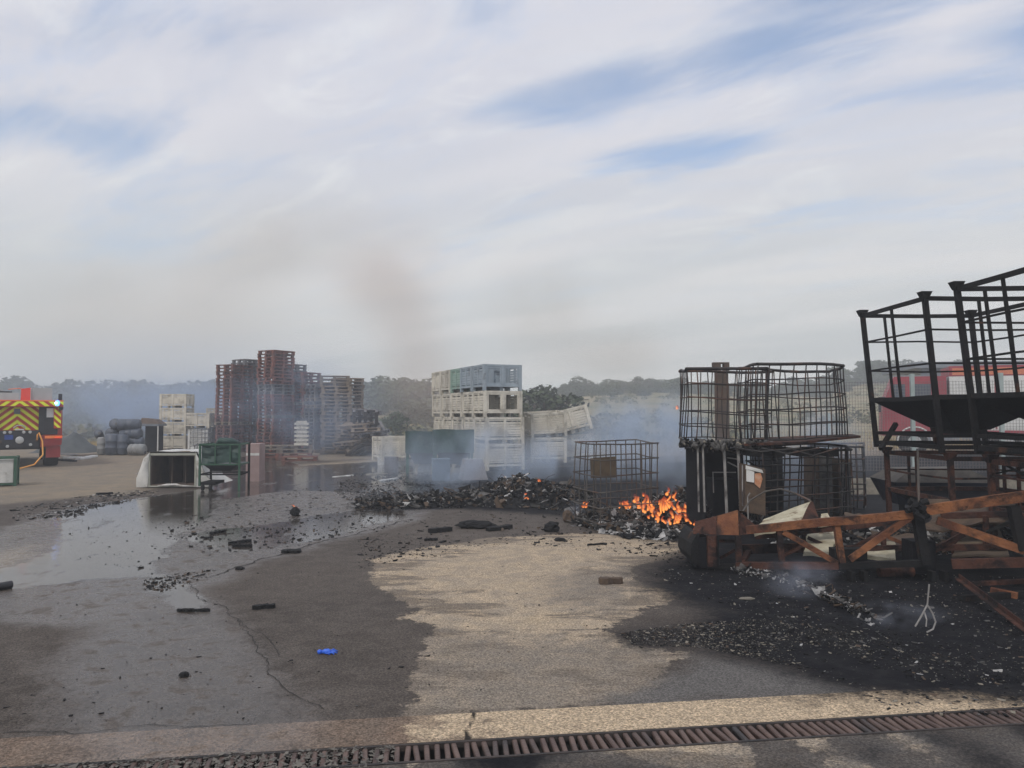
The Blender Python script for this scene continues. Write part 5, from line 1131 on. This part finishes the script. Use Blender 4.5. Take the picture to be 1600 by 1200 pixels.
def text(s, size, mat, parent, loc, rot, name='lettering', depth=.002):
    cu = bpy.data.curves.new(name, 'FONT'); cu.body = s; cu.size = size; cu.extrude = depth; cu.align_x = 'CENTER'; cu.align_y = 'CENTER'
    o = bpy.data.objects.new(name, cu); COL.objects.link(o); me = bpy.data.meshes.new_from_object(o.evaluated_get(bpy.context.evaluated_depsgraph_get())); bpy.data.objects.remove(o)
    o = bpy.data.objects.new(name, me); COL.objects.link(o); me.materials.clear(); me.materials.append(mat); o.parent = parent; o.location = loc; o.rotation_euler = rot; return o
text('KRZ', .11, black_p, npb, (-.66, -.095, .96), (R(90), 0, 0))
m_ = MB(); m_.box(-1.12, -.5, -.06, .3, .62, .87); m_.build('lower_bumper', red_v, fe)
m_ = MB(); m_.lathe([(.01, 0), (.10, .0), (.10, .006)], (-.72, -.068, .77), 16, 'y'); m_.build('speed_disc', refl_y, fe)
m_ = MB(); m_.tube([(.46, -.08, .84), (.47, -.12, 1.0), (.5, -.1, 1.06), (.6, -.14, .8), (.62, -.2, .4), (.4, -.4, .12), (0.0, -.8, .03), (-.6, -1.6, .025)], .022, 8); tag(m_.build('hose', hosem, fe, smooth=True), 'orange hose hanging from the pump')

# green bin at the left edge
gb = empty('green_crate', (X(1, 17.4), 17.4, 0), R(28), 'green metal crate with a dirty white liner at the left edge', 'crate')
for (sx_, sy_) in ((-1, -1), (1, -1), (1, 1), (-1, 1)):
    m_ = MB(); m_.box(-.03, .03, -.03, .03, .0, .66); m_.build('post', green_p, gb, loc=(sx_ * .34, sy_ * .3, 0))
for z_ in (.05, .63):
    m_ = MB(); m_.box(-.31, .31, -.32, -.28, z_ - .02, z_ + .02); m_.box(-.31, .31, .28, .32, z_ - .02, z_ + .02); m_.box(.32, .36, -.27, .27, z_ - .02, z_ + .02); m_.box(-.36, -.32, -.27, .27, z_ - .02, z_ + .02); m_.build('frame_rail', green_p, gb)
m_ = MB(); m_.box(.325, .345, -.27, .27, .075, .605); m_.build('side_panel', green_p, gb); m_ = MB(); m_.box(-.3, .30, -.27, .27, .08, .60); m_.build('liner', whitefilm, gb)

# ------------------------------------------------------------------ tipped white box
wb = empty('tipped_box', (X(272, 16.9), 16.9, .02), R(2), 'large white wrapped box tipped on its side, open and dark inside', 'box'); Wb, Hb = .50, .72
for nm, bx in (('bottom_board', (-Wb, Wb, 0, .95, 0, .05)), ('top_board', (-Wb, Wb, 0, .95, Hb - .05, Hb)), ('side_board', (-Wb, -Wb + .04, .001, .95, .052, Hb - .052)), ('side_board', (Wb - .04, Wb, .001, .95, .052, Hb - .052)), ('back_board', (-Wb + .042, Wb - .042, .90, .95, .052, Hb - .052))):
    m_ = MB(); m_.box(*bx); m_.build(nm, grime, wb)
for x_ in (-.14, .16): m_ = MB(); m_.box(x_ - .012, x_ + .012, .3, .89, .053, Hb - .054); m_.build('inner_rib', grime, wb)
fr = pbr('pale_greenish_frame', (.30, .31, .26), (.38, .38, .33), .7, 0, 6)
m_ = MB(); m_.box(-Wb - .02, Wb + .02, -.03, -.001, Hb - .03, Hb + .02); m_.box(-Wb - .02, -Wb + .02, -.03, -.001, .0, Hb - .031); m_.box(Wb - .02, Wb + .02, -.03, -.001, .0, Hb - .031); m_.box(-Wb + .021, Wb - .021, -.03, -.001, 0, .03); m_.build('front_frame', fr, wb)
# crumpled film draped over the top and sides
random.seed(15); m_ = MB(); prof = [(-.74, .02), (-.72, .15), (-.68, .35), (-.60, .58), (-.53, .74), (-.3, .775), (0, .765), (.3, .78), (.54, .75), (.60, .6), (.66, .4), (.78, .2), (1.0, .06)]; ny = 8; vs = []
for j in range(ny + 1):
    for i, (a, b) in enumerate(prof):
        nz_ = mnoise.noise_vector(Vector((a * 4, j * .9, b * 4))) * .045; vs.append((a + nz_.x * (1.3 if abs(a) > .55 else .3), -.035 + 1.0 * j / ny + nz_.y, max(.0, b + nz_.z * .35 + (.0 if abs(a) > .55 else .012))))
n_ = len(prof); m_.add(vs, [(j * n_ + i, j * n_ + i + 1, (j + 1) * n_ + i + 1, (j + 1) * n_ + i) for j in range(ny) for i in range(n_ - 1)]); o = m_.build('film_cover', whitefilm, wb, smooth=True)
for pr_ in ([(-.78, .0), (-.74, .2), (-.69, .42), (-.6, .62), (-.5, .77), (-.50, .5), (-.52, .25), (-.53, .0)], [(.52, .0), (.52, .4), (.50, .77), (.60, .60), (.67, .38), (.80, .18), (1.02, .04), (.8, .0)]):
    m_ = MB(); vs = [(a + random.uniform(-.02, .02), -.045 + .05 * mnoise.noise(Vector((a * 9, b * 7, 1))), b) for a, b in pr_]; cxx = sum(v_[0] for v_ in vs) / 8; czz = sum(v_[2] for v_ in vs) / 8
    m_.add(vs + [(cxx, -.12, czz)], [(i, (i + 1) % 8, 8) for i in range(8)]); m_.build('film_fold', whitefilm, wb, smooth=True)
m_ = MB(); m_.tube([(-.3, -.06, .03), (-.1, -.09, .05), (.1, -.07, .06), (.2, -.09, .03), (.45, -.06, .02)], [.01, .03, .025, .03, .01], 6); m_.build('torn_film', whitefilm, wb, smooth=True)

# green hopper trolley
gt = empty('green_trolley', (X(353, 16.6), 16.6, 0), R(3), 'green steel hopper trolley on thin legs beside the tipped box', 'trolley')
for (sx_, sy_) in ((-1, -1), (1, -1), (1, 1), (-1, 1)):
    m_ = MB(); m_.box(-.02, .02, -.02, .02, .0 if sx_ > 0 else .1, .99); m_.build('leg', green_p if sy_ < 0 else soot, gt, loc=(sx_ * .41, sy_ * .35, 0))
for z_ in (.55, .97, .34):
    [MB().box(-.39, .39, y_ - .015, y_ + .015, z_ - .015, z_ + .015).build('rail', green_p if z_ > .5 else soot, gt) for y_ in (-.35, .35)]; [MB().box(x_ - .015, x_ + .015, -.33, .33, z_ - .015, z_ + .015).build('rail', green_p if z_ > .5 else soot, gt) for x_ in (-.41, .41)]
for x_ in (-.09, .22): m_ = MB(); m_.box(x_ - .012, x_ + .012, -.375, -.352, .57, .955); m_.build('front_bar', green_p, gt)
m_ = MB()
for i in range(12):
    for j in range(7):
        x0_, x1_ = -.38 + i * .76 / 12, -.38 + (i + 1) * .76 / 12; z0_, z1_ = .57 + j * .4 / 7, .57 + (j + 1) * .4 / 7
        f = lambda x, z: (x, -.33 + .05 * mnoise.noise(Vector((x * 5, z * 9, 2))), z + .02 * math.sin(x * 9))
        m_.add([f(x0_, z0_), f(x1_, z0_), f(x1_, z1_), f(x0_, z1_)], [(0, 1, 2, 3)])
m_.build('sheet_lining', tarp_g, gt, smooth=True)
m_ = MB(); m_.hexa([(-.2, -.2, .40), (.2, -.2, .40), (.2, .2, .40), (-.2, .2, .40), (-.38, -.32, .565), (.38, -.32, .565), (.38, .32, .565), (-.38, .32, .565)]); m_.build('hopper', black_p, gt)
m_ = MB(); m_.tube([(-.3, .3, .95), (-.1, 0, 1.03), (.1, .1, 1.02), (.3, .2, .96)], [.02, .08, .08, .02], 7); m_.build('bundled_sheet', tarp_g, gt, smooth=True)
for x_, y_ in ((-.36, -.3), (-.2, -.3), (-.36, .2)):
    m_ = MB(); m_.lathe([(.02, -.02), (.07, -.02), (.07, .02), (.02, .02)], (x_, y_, .071), 12, 'x'); m_.build('castor', rubber, gt)
m_ = MB(); m_.box(-.4, -.1, -.34, .3, .12, .18); m_.build('foot_plate', soot, gt)
# pink carton beside
pk = empty('pink_carton', (X(396, 18.5), 18.5, 0), R(3), 'faded pinkish carton standing on the wet ground right of the green trolley', 'carton'); m_ = MB(); m_.box(-.16, .16, 0, .5, 0, .90); m_.build('carton_body', pinkb, pk); m_ = MB(); m_.box(-.155, .155, -.006, -.001, .62, .68); m_.build('tape', whitefilm, pk)

# ------------------------------------------------------------------ blue drums
random.seed(44)
def drum(px, Y_, z, r, L, rot, mat, lb):
    rt_ = empty('plastic_drum', (X(px, Y_), Y_, z), 0, lb, 'drum', 'plastic drums beside the shed', rot=rot)
    m_ = MB(); m_.lathe([(.3 * r, -L / 2), (.8 * r, -L / 2 + .01), (r, -L / 2 + .06), (r, -L * .17), (r * 1.05, -L * .15), (r, -L * .13), (r, L * .13), (r * 1.05, L * .15), (r, L * .17), (r, L / 2 - .06), (.8 * r, L / 2 - .01), (.3 * r, L / 2)], (0, 0, 0), 20); m_.build('drum_body', mat, rt_, smooth=True)
    m_ = MB(); m_.lathe([(.02, 0), (.06, 0), (.06, .03), (.02, .03)], (.5 * r, 0, L / 2 - .012), 10); m_.build('bung', black_p, rt_)
hx_ = (0, R(90), R(8))
for a in ((203, 31, 1.20, .23, .85, hx_, tank_b, 'topmost lying drum of the drum pile'), (206, 31, .82, .23, .85, (0, R(90), R(-5)), tank_b, 'second lying drum from the top of the pile'), (209, 31, .50, .22, .85, (0, R(90), R(4)), tank_b, 'third lying drum from the top of the pile'),
          (184, 31.6, 1.15, .22, .7, (R(70), R(20), 0), tank_b, 'drum end poking out left of the topmost drum'), (178, 31.6, .82, .2, .7, (R(80), R(20), 0), tank_b, 'drum end poking out low at the left of the pile'),
          (216, 30.3, .23, .22, .66, (0, R(90), R(-6)), tank_g, 'light grey drum lying on the ground before the pile'), (161, 30.6, .36, .18, .70, (0, 0, 0), tank_g, 'light grey drum standing at the left end'),
          (177, 30.5, .43, .26, .84, (0, 0, 0), tank_b, 'broad dark drum standing in front, left one'), (193, 30.5, .42, .20, .82, (0, 0, 0), tank_b, 'slim dark drum standing in front, right one'), (156, 31.5, .78, .16, .5, (R(60), R(30), 0), tank_b, 'small drum tipped on top behind the light grey one')):
    drum(*a)
sh = empty('lean_to_shed', (X(235, 32.5), 32.5, 0), R(4), 'low dark open shed with a pale roof right of the drums', 'shed')
m_ = MB(); m_.box(-.45, .36, 0, .9, 1.12, 1.2); m_.build('roof', shedm, sh); m_ = MB(); m_.box(-.42, .33, .6, .62, 0, 1.118); m_.build('back_wall', soot2, sh)
for x_ in (-.4, .32): m_ = MB(); m_.box(x_ - .02, x_ + .02, .02, .06, 0, 1.118); m_.build('post', whitep, sh)
m_ = MB(); m_.hexa([(-.5, .1, 1.21), (.35, .1, 1.21), (.35, .9, 1.21), (-.5, .9, 1.21), (-.42, .2, 1.46), (.1, .2, 1.40), (.1, .8, 1.4), (-.42, .8, 1.46)]); m_.build('roof_sheeting', grime, sh)
# tarp heap and boards by the fire engine
random.seed(6); m_ = MB(); vs = []
for j in range(9):
    for i in range(15):
        x_ = -1.2 + i * 2.4 / 14; y_ = -1 + j * .25; h_ = max(0, (1 - (x_ / 1.2) ** 2) * (1 - (y_ / 1.01) ** 2)) * .75 * (1 + .4 * mnoise.noise(Vector((x_ * 2, y_ * 2, 0)))); vs.append((x_, y_, h_))
m_.add(vs, [(j * 15 + i, j * 15 + i + 1, (j + 1) * 15 + i + 1, (j + 1) * 15 + i) for j in range(8) for i in range(14)])
tag(m_.build('covered_heap', pbr('blue_grey_tarpaulin', (.05, .06, .065), (.08, .09, .095), .7, 0, 3, .5, 10), loc=(X(110, 33), 33, 0), smooth=True), 'dark tarpaulin covered heap right behind the fire engine', 'heap')
for i, (a, b, y0_, y1_) in enumerate(((95, 122, 709, 711), (98, 128, 715, 714), (118, 150, 712, 710), (122, 150, 717, 712), (94, 118, 718, 720))):
    board(a, y0_, b, y1_, .3, .06, [wood_b, whitep, wood_g, whitep, soot2][i], ['grey plank, topmost of the boards lying right of the fire engine', 'white board in the middle of the boards by the fire engine', 'weathered plank at the right end of the boards', 'short white board at the front right of the boards', 'black plank at the front left of the boards'][i], 60 + i, name='loose_plank')

# ------------------------------------------------------------------ green covered containers in the smoke (centre)
def covered(px0, px1, Y_, z0, z1, dep, lb, seed, yaw=0, mat=tarp_g):
    random.seed(seed); wd_ = X(px1, Y_) - X(px0, Y_); rt_ = empty('covered_container', (X((px0 + px1) / 2, Y_), Y_, 0), R(yaw), lb, 'container', 'green covered containers in the smoke')
    m_ = MB(); nx, nz_ = 14, 6; vs = []
    for j in range(nz_ + 1):
        for i in range(nx + 1):
            x_ = -wd_ / 2 + wd_ * i / nx; z_ = z0 + (z1 - z0) * j / nz_; vs.append((x_, -.04 * mnoise.noise(Vector((x_ * 3, z_ * 2, seed))) - .02, z_ + .03 * mnoise.noise(Vector((x_ * 2, 0, seed)))))
    m_.add(vs, [(j * (nx + 1) + i, j * (nx + 1) + i + 1, (j + 1) * (nx + 1) + i + 1, (j + 1) * (nx + 1) + i) for j in range(nz_) for i in range(nx)])
    m_.box(-wd_ / 2, wd_ / 2, .05, dep, z0, z1 - .03); m_.build('cover', mat, rt_)
    for x_ in (-wd_ / 2 + .05, wd_ / 2 - .05):
        for y_ in (.08, dep - .05):
            m_ = MB(); m_.box(x_ - .03, x_ + .03, y_ - .03, y_ + .03, 0, z0 - .002); m_.build('leg', green_p, rt_)
    m_ = MB(); m_.hexa([(-wd_ / 4, .2, z0 - .3), (wd_ / 4, .2, z0 - .3), (wd_ / 4, dep * .7, z0 - .3), (-wd_ / 4, dep * .7, z0 - .3), (-wd_ / 2 + .1, .1, z0 - .003), (wd_ / 2 - .1, .1, z0 - .003), (wd_ / 2 - .1, dep - .1, z0 - .003), (-wd_ / 2 + .1, dep - .1, z0 - .003)]); m_.build('hopper', shedm, rt_)
    return rt_
covered(634, 690, 21.0, .55, 1.15, 1.0, 'green sheeted container on legs, left one in the smoke', 1, 6)
covered(678, 741, 19.8, .62, 1.22, 1.0, 'green sheeted container on legs, right one before the bin tower', 2, 8)
cn = MB(); cn.hexa([(-.32, -.3, 0), (.32, -.3, 0), (.32, .3, 0), (-.32, .3, 0), (-.22, -.2, .5), (.2, -.2, .5), (.2, .2, .5), (-.22, .2, .5)]); o = cn.build('concrete_weight', pbr('mauve_grey_concrete', (.26, .24, .25), (.32, .3, .3), .85, 0, 4, .3, 20), loc=(X(739, 19.2), 19.2, .0)); o.rotation_euler = (0, 0, R(15)); tag(o, 'grey tapered block in the smoke before the bin tower', 'block')
for i, (a, Y_, w1, h_, mt_, lb) in enumerate(((664, 21.5, .35, .34, whitefilm, 'pale carton on the ground left of the green covers'), (690, 18.6, .42, .5, pbr('blue_carton', (.08, .12, .17), (.12, .16, .21), .7), 'blue-grey carton under the right green cover'), (612, 23, .4, .3, grime, 'low dark carton behind the sand bar'), (598, 24.5, .3, .22, whitefilm, 'low white carton behind the sand bar'))):
    rt_ = empty('carton', (X(a, Y_), Y_, 0), R(9), lb, 'carton'); m_ = MB(); m_.box(-w1 / 2, w1 / 2, 0, .4, 0, h_); m_.build('carton_body', mt_, rt_); m_ = MB(); m_.box(-w1 / 2 - .01, w1 / 2 + .01, -.01, .41, h_ + .001, h_ + .03); m_.build('lid_flap', mt_, rt_)
lump('white_bag', 697, 740, .08, whitep, 'small white bag glowing through the smoke', 'bag', (1, 1, 1), 15)
board(520, 745, 553, 742, .1, .012, whitep, 'thin white scrap floating in the dark puddle', 90, name='scrap')
board(572, 741, 605, 740, .2, .02, stone, 'pale board lying at the puddle behind the crumbs', 91, name='loose_plank')
board(594, 751, 622, 747, .12, .03, whitep, 'white strip at the far edge of the black crumbs', 92, name='scrap')

# ------------------------------------------------------------------ fence, red engine and shed on the right
fn = empty('mesh_fence', (X(1390, 21), 21, 0), 0, 'welded wire mesh fence on pale posts behind the stillages', 'fence'); fx0, fx1, fy0, fy1 = 6.6, 17.0, 21.6, 19.2; NP = 5; d0 = Vector(fn.location)
for k in range(NP + 1):
    f = k / NP; x_, y_ = fx0 + (fx1 - fx0) * f - d0.x, fy0 + (fy1 - fy0) * f - d0.y; h_ = 1.65 if k < 2 else 2.7
    m_ = MB(); m_.box(x_ - .05, x_ + .05, y_ - .04, y_ + .04, 0, h_); m_.build('post', fencep, fn)
    if k < NP:
        x2, y2 = fx0 + (fx1 - fx0) * (k + 1) / NP - d0.x, fy0 + (fy1 - fy0) * (k + 1) / NP - d0.y; m_ = MB(); a, b = Vector((x_ + .055, y_, 0)), Vector((x2 - .055, y2, 0)); hh = 1.62 if k < 1 else 2.5
        for i in range(29): p = a.lerp(b, i / 28); m_.bar(p + Vector((0, 0, .08)), p + Vector((0, 0, hh)), .0065, .0065)
        for j in range(int(hh / .085)): z_ = .1 + j * .085; m_.bar(a + Vector((0, -.008, z_)), b + Vector((0, -.008, z_)), .0065, .0065)
        m_.build('mesh_panel', wirem, fn)
red_l = pbr('hazed_red_paint', (.27, .03, .045), (.33, .045, .06), .5, 0, 2, 0, 20)  # darker, pinkish red: the veil of haze and mesh mixed into the paint
re_ = empty('red_lorry', (X(1378, 31), 31, 0), R(-22), 'red emergency lorry parked side-on behind the mesh fence', 'lorry')
m_ = MB(); m_.add([(0, 0, .75), (2.3, 0, .75), (2.3, 0, 3.12), (.45, 0, 3.12), (.05, 0, 2.1)] + [(a, 2.3, b) for a, b in ((0, .75), (2.3, .75), (2.3, 3.12), (.45, 3.12), (.05, 2.1))], [(0, 1, 2, 3, 4), (9, 8, 7, 6, 5), (0, 4, 9, 5), (4, 3, 8, 9), (3, 2, 7, 8), (2, 1, 6, 7), (1, 0, 5, 6)]); m_.build('cab', red_l, re_)
for (a, b) in ((.35, .85), (1.15, 1.75)): m_ = MB(); m_.box(a, b, -.012, -.001, 2.1, 2.82); m_.build('side_window', glassd, re_)
m_ = MB(); m_.add([(.06, .15, 1.98), (.06, 2.15, 1.98), (.42, 2.15, 2.8), (.42, .15, 2.8), (.045, .15, 1.99), (.045, 2.15, 1.99), (.405, 2.15, 2.81), (.405, .15, 2.81)], [(4, 7, 6, 5), (0, 1, 2, 3)]); m_.build('windscreen', glassd, re_)
m_ = MB(); m_.box(2.4, 8.5, 0, 2.3, 1.0, 3.1); m_.build('body', whitep, re_)
m_ = MB(); m_.box(2.4, 8.5, -.01, 2.31, 3.102, 3.5); m_.build('roof_band', red_l, re_); m_ = MB(); m_.box(2.5, 8.4, -.022, -.012, 3.15, 3.42); m_.build('orange_stripe', pbr('dull_orange_tape', (.55, .16, .08), (.6, .2, .1), .5), re_)
for (a, b, mt_) in ((2.5, 3.9, whitep), (4.0, 5.4, whitep), (5.5, 7.0, glassd), (7.1, 8.4, whitep)): m_ = MB(); m_.box(a, b, -.02, -.001, 1.1, 3.05); m_.build('locker_shutter', mt_, re_)
for a in (3.92, 5.42, 7.02): m_ = MB(); m_.box(a, a + .06, -.03, -.001, 1.05, 3.09); m_.build('shutter_pillar', red_l, re_)
m_ = MB(); m_.box(2.4, 8.5, -.01, 2.3, .72, .998); sk_ = m_.build('skirt', red_l, re_); text('F', .34, whitep, sk_, (6.35, -.014, .86), (R(90), 0, 0))
for a in (1.15, 4.3, 7.2):
    for y_ in (.2, 2.1):
        m_ = MB(); m_.lathe([(.3, -.16), (.47, -.16), (.5, -.1), (.5, .1), (.47, .16), (.3, .16)], (a, y_, .5), 22, 'y'); wo = m_.build('wheel', rubber, re_); m_ = MB(); m_.lathe([(.05, -.165), (.26, -.163), (.26, .163), (.05, .165)], (a, y_, .5), 16, 'y'); m_.build('rim', alu, wo)
m_ = MB(); m_.tube([(1.15 + .62 * math.cos(a), -.02, .5 + .62 * math.sin(a)) for a in [i * math.pi / 10 for i in range(11)]], .03, 6); m_.build('wheel_arch', whitep, re_)
m_ = MB(); m_.tube([(.1, -.05, 2.3), (-.1, -.22, 2.3), (-.1, -.22, 1.9)], .025, 5); m_.box(-.14, -.06, -.32, -.18, 1.7, 2.3); m_.build('mirror', black_p, re_)
gs = empty('grey_shed', (X(1440, 44), 44, 0), R(-14), 'long grey sheet-clad shed with a sloping roof edge behind the red lorry', 'shed')
for i in range(24): m_ = MB(); m_.box(i * .8, i * .8 + .78, 0, .06, 0, 4.25); m_.build('wall_panel', shedm, gs)
m_ = MB(); m_.box(-.4, 19.6, -.3, 8, 4.26, 4.6); m_.build('roof', shedm, gs)
for a in (6., 12.): m_ = MB(); m_.box(a, a + 3, -.03, -.002, 0, 3.4); m_.build('door', soot2, gs)
pcx = empty('site_cabin', (X(1500, 15.5), 15.5, 0), 0, 'low pale kerb wall seen under the hoppers', 'wall'); m_ = MB(); m_.box(-2.5, 4, 0, .2, 0, .32); m_.build('wall_block', stone, pcx)
# pylon-like post behind the left burnt cage
po = empty('timber_post', (X(1128, 14.5), 14.5, 0), 0, 'square brown post topped with a plate rising behind the left cage', 'post'); m_ = MB(); m_.box(-.10, .14, 0, .12, 0, 2.2); m_.build('post_shaft', grime, po)
m_ = MB(); m_.box(-.14, .12, -.02, -.001, 1.0, 2.42); m_.box(-.16, -.02, -.03, .10, 2.421, 2.56); m_.box(.04, .14, -.03, .10, 2.421, 2.56); m_.box(-.16, .14, -.03, .10, 2.562, 2.59); m_.build('post_plate', grime, po)
# wispy far crates in the smoke right of the bins
m_ = MB(); random.seed(2)

# ------------------------------------------------------------------ smoke and haze
def smoke_mat(name, col, dens, nscale, lo, hi, absorb=None, stretch=(1, 1, 1), rate=1.2, fall=1.2):
    mt = bpy.data.materials.new(name); mt.use_nodes = True; t = NT(mt.node_tree); t.nodes.clear()
    ob = t.n('ShaderNodeTexCoord').outputs['Object']; r = t.vm('LENGTH', ob)
    f = t.m('POWER', t.sm(r, 1., .0), fall)
    pos = t.n('ShaderNodeNewGeometry').outputs['Position']
    nz = t.sm(t.noise(t.mapping(pos, scale=stretch), nscale, 4, .55, .7), lo, hi)
    d = t.m('MULTIPLY', t.m('MULTIPLY', f, nz), dens)
    v = t.n('ShaderNodeVolumePrincipled', {'Color': (*col, 1), 'Density': d, 'Anisotropy': .2})
    if absorb: v.inputs['Absorption Color'].default_value = (*absorb, 1)
    t.n('ShaderNodeOutputMaterial', {'Volume': v.outputs[0]}); mt.cycles.volume_step_rate = rate
    return mt
import bmesh
def puff(c, r, mat, label, rot=(0, 0, 0)):
    bm = bmesh.new(); bmesh.ops.create_icosphere(bm, subdivisions=3, radius=1.02); me = bpy.data.meshes.new('smoke'); bm.to_mesh(me); bm.free(); me.materials.append(mat)
    o = bpy.data.objects.new('smoke', me); COL.objects.link(o); o.location = c; o.scale = r; o.rotation_euler = rot; return tag(o, label, 'smoke', kind='stuff')
blue_s = smoke_mat('blue_smoke', (.62, .76, 1.), .50, .5, .38, .62)
near_s = smoke_mat('near_blue_smoke', (.72, .84, 1.), 1.7, 1.1, .42, .68, stretch=(1, 1, .6))
wisp_s = smoke_mat('wisp_smoke', (.72, .78, .92), 2.6, 3.2, .40, .70, stretch=(1, 1, 1.6))
brown_s = smoke_mat('brown_smoke', (.97, .82, .73), .18, .11, .15, .60, rate=1.2)
grey_s = smoke_mat('grey_smoke', (.92, .85, .76), .12, .10, .20, .60, rate=1.2)
bank_s = smoke_mat('bank_smoke', (.80, .88, 1.), .085, .06, .25, .55, rate=1.6, fall=.8)
puff((X(455, 27), 27, 1.8), (4.2, 2.2, 2.6), blue_s, 'blue smoke drifting in front of the pallet stacks')
puff((X(765, 15.5), 15.8, .65), (2.4, 1.1, 1.1), near_s, 'low blue smoke rising off the debris ridge')
puff((X(1075, 11.5), 12.2, .9), (.8, .8, 1.3), near_s, 'blue smoke behind the flames')
puff((X(700, 18.5), 18.2, .5), (2.9, 1.2, 1.3), near_s, 'blue smoke hanging before the green covers')
puff((X(880, 19), 19, .5), (1.6, 1.8, 1.0), near_s, 'thick pale smoke right of the bin tower')
puff((X(1010, 19), 19, 1.0), (2.4, 3, 1.6), near_s, 'blue smoke behind the burning heap')
puff((X(1230, 12.6), 12.7, 1.0), (1.9, .9, 1.3), near_s, 'blue smoke drifting through the burnt cages')
puff(G(1250, 905, .16), (.48, .35, .24), wisp_s, 'small wisp of smoke under the lattice frame')
puff(G(1405, 962, .09), (.55, .3, .13), wisp_s, 'thin wisp of smoke on the black ground')
puff(G(900, 800, .15), (.25, .25, .28), wisp_s, 'small wisp of smoke left of the cage')
puff((X(655, 54), 54, 5.0), (4.6, 4, 8.0), brown_s, 'brown smoke column rising behind the stacks', (0, R(-10), 0))
puff((X(600, 54), 55, 12.0), (6.2, 5, 6.5), brown_s, 'brown smoke head above the rising column', (0, R(-32), 0))
puff((X(430, 58), 58, 14.5), (12, 6, 4.8), grey_s, 'thin brown smoke spreading high to the left', (0, R(-12), 0))
puff((X(850, 55), 58, 9), (5.5, 5, 7.5), grey_s, 'faint tan smoke rising over the bin tower', (0, R(-25), 0))
puff((X(980, 55), 58, 6.2), (6.5, 5, 3.8), grey_s, 'faint tan smoke over the ridge')
puff((X(200, 58), 58, 9.5), (19, 6, 7), grey_s, 'low tan smoke over the left wood')
puff((X(250, 40), 40, 1.6), (9, 5, 3.0), blue_s, 'low blue smoke behind the drums and white bins')
puff((X(975, 26), 26, .9), (3.6, 3.0, 1.6), blue_s, 'blue smoke in front of the hillside')
puff((X(240, 48), 48, 2.2), (20, 9, 6), bank_s, 'bluish smoke bank before the left wood')
hzm = bpy.data.materials.new('haze'); hzm.use_nodes = True; t = NT(hzm.node_tree); t.nodes.clear()
v = t.n('ShaderNodeVolumePrincipled', {'Color': (.86, .91, .97, 1), 'Density': .0040, 'Anisotropy': .1}); t.n('ShaderNodeOutputMaterial', {'Volume': v.outputs[0]})
m_ = MB(); m_.box(-250, 250, -50, 245, -4.5, 23.5); tag(m_.build('haze', hzm), 'thin blue smoke haze over the whole yard', 'haze', kind='stuff')
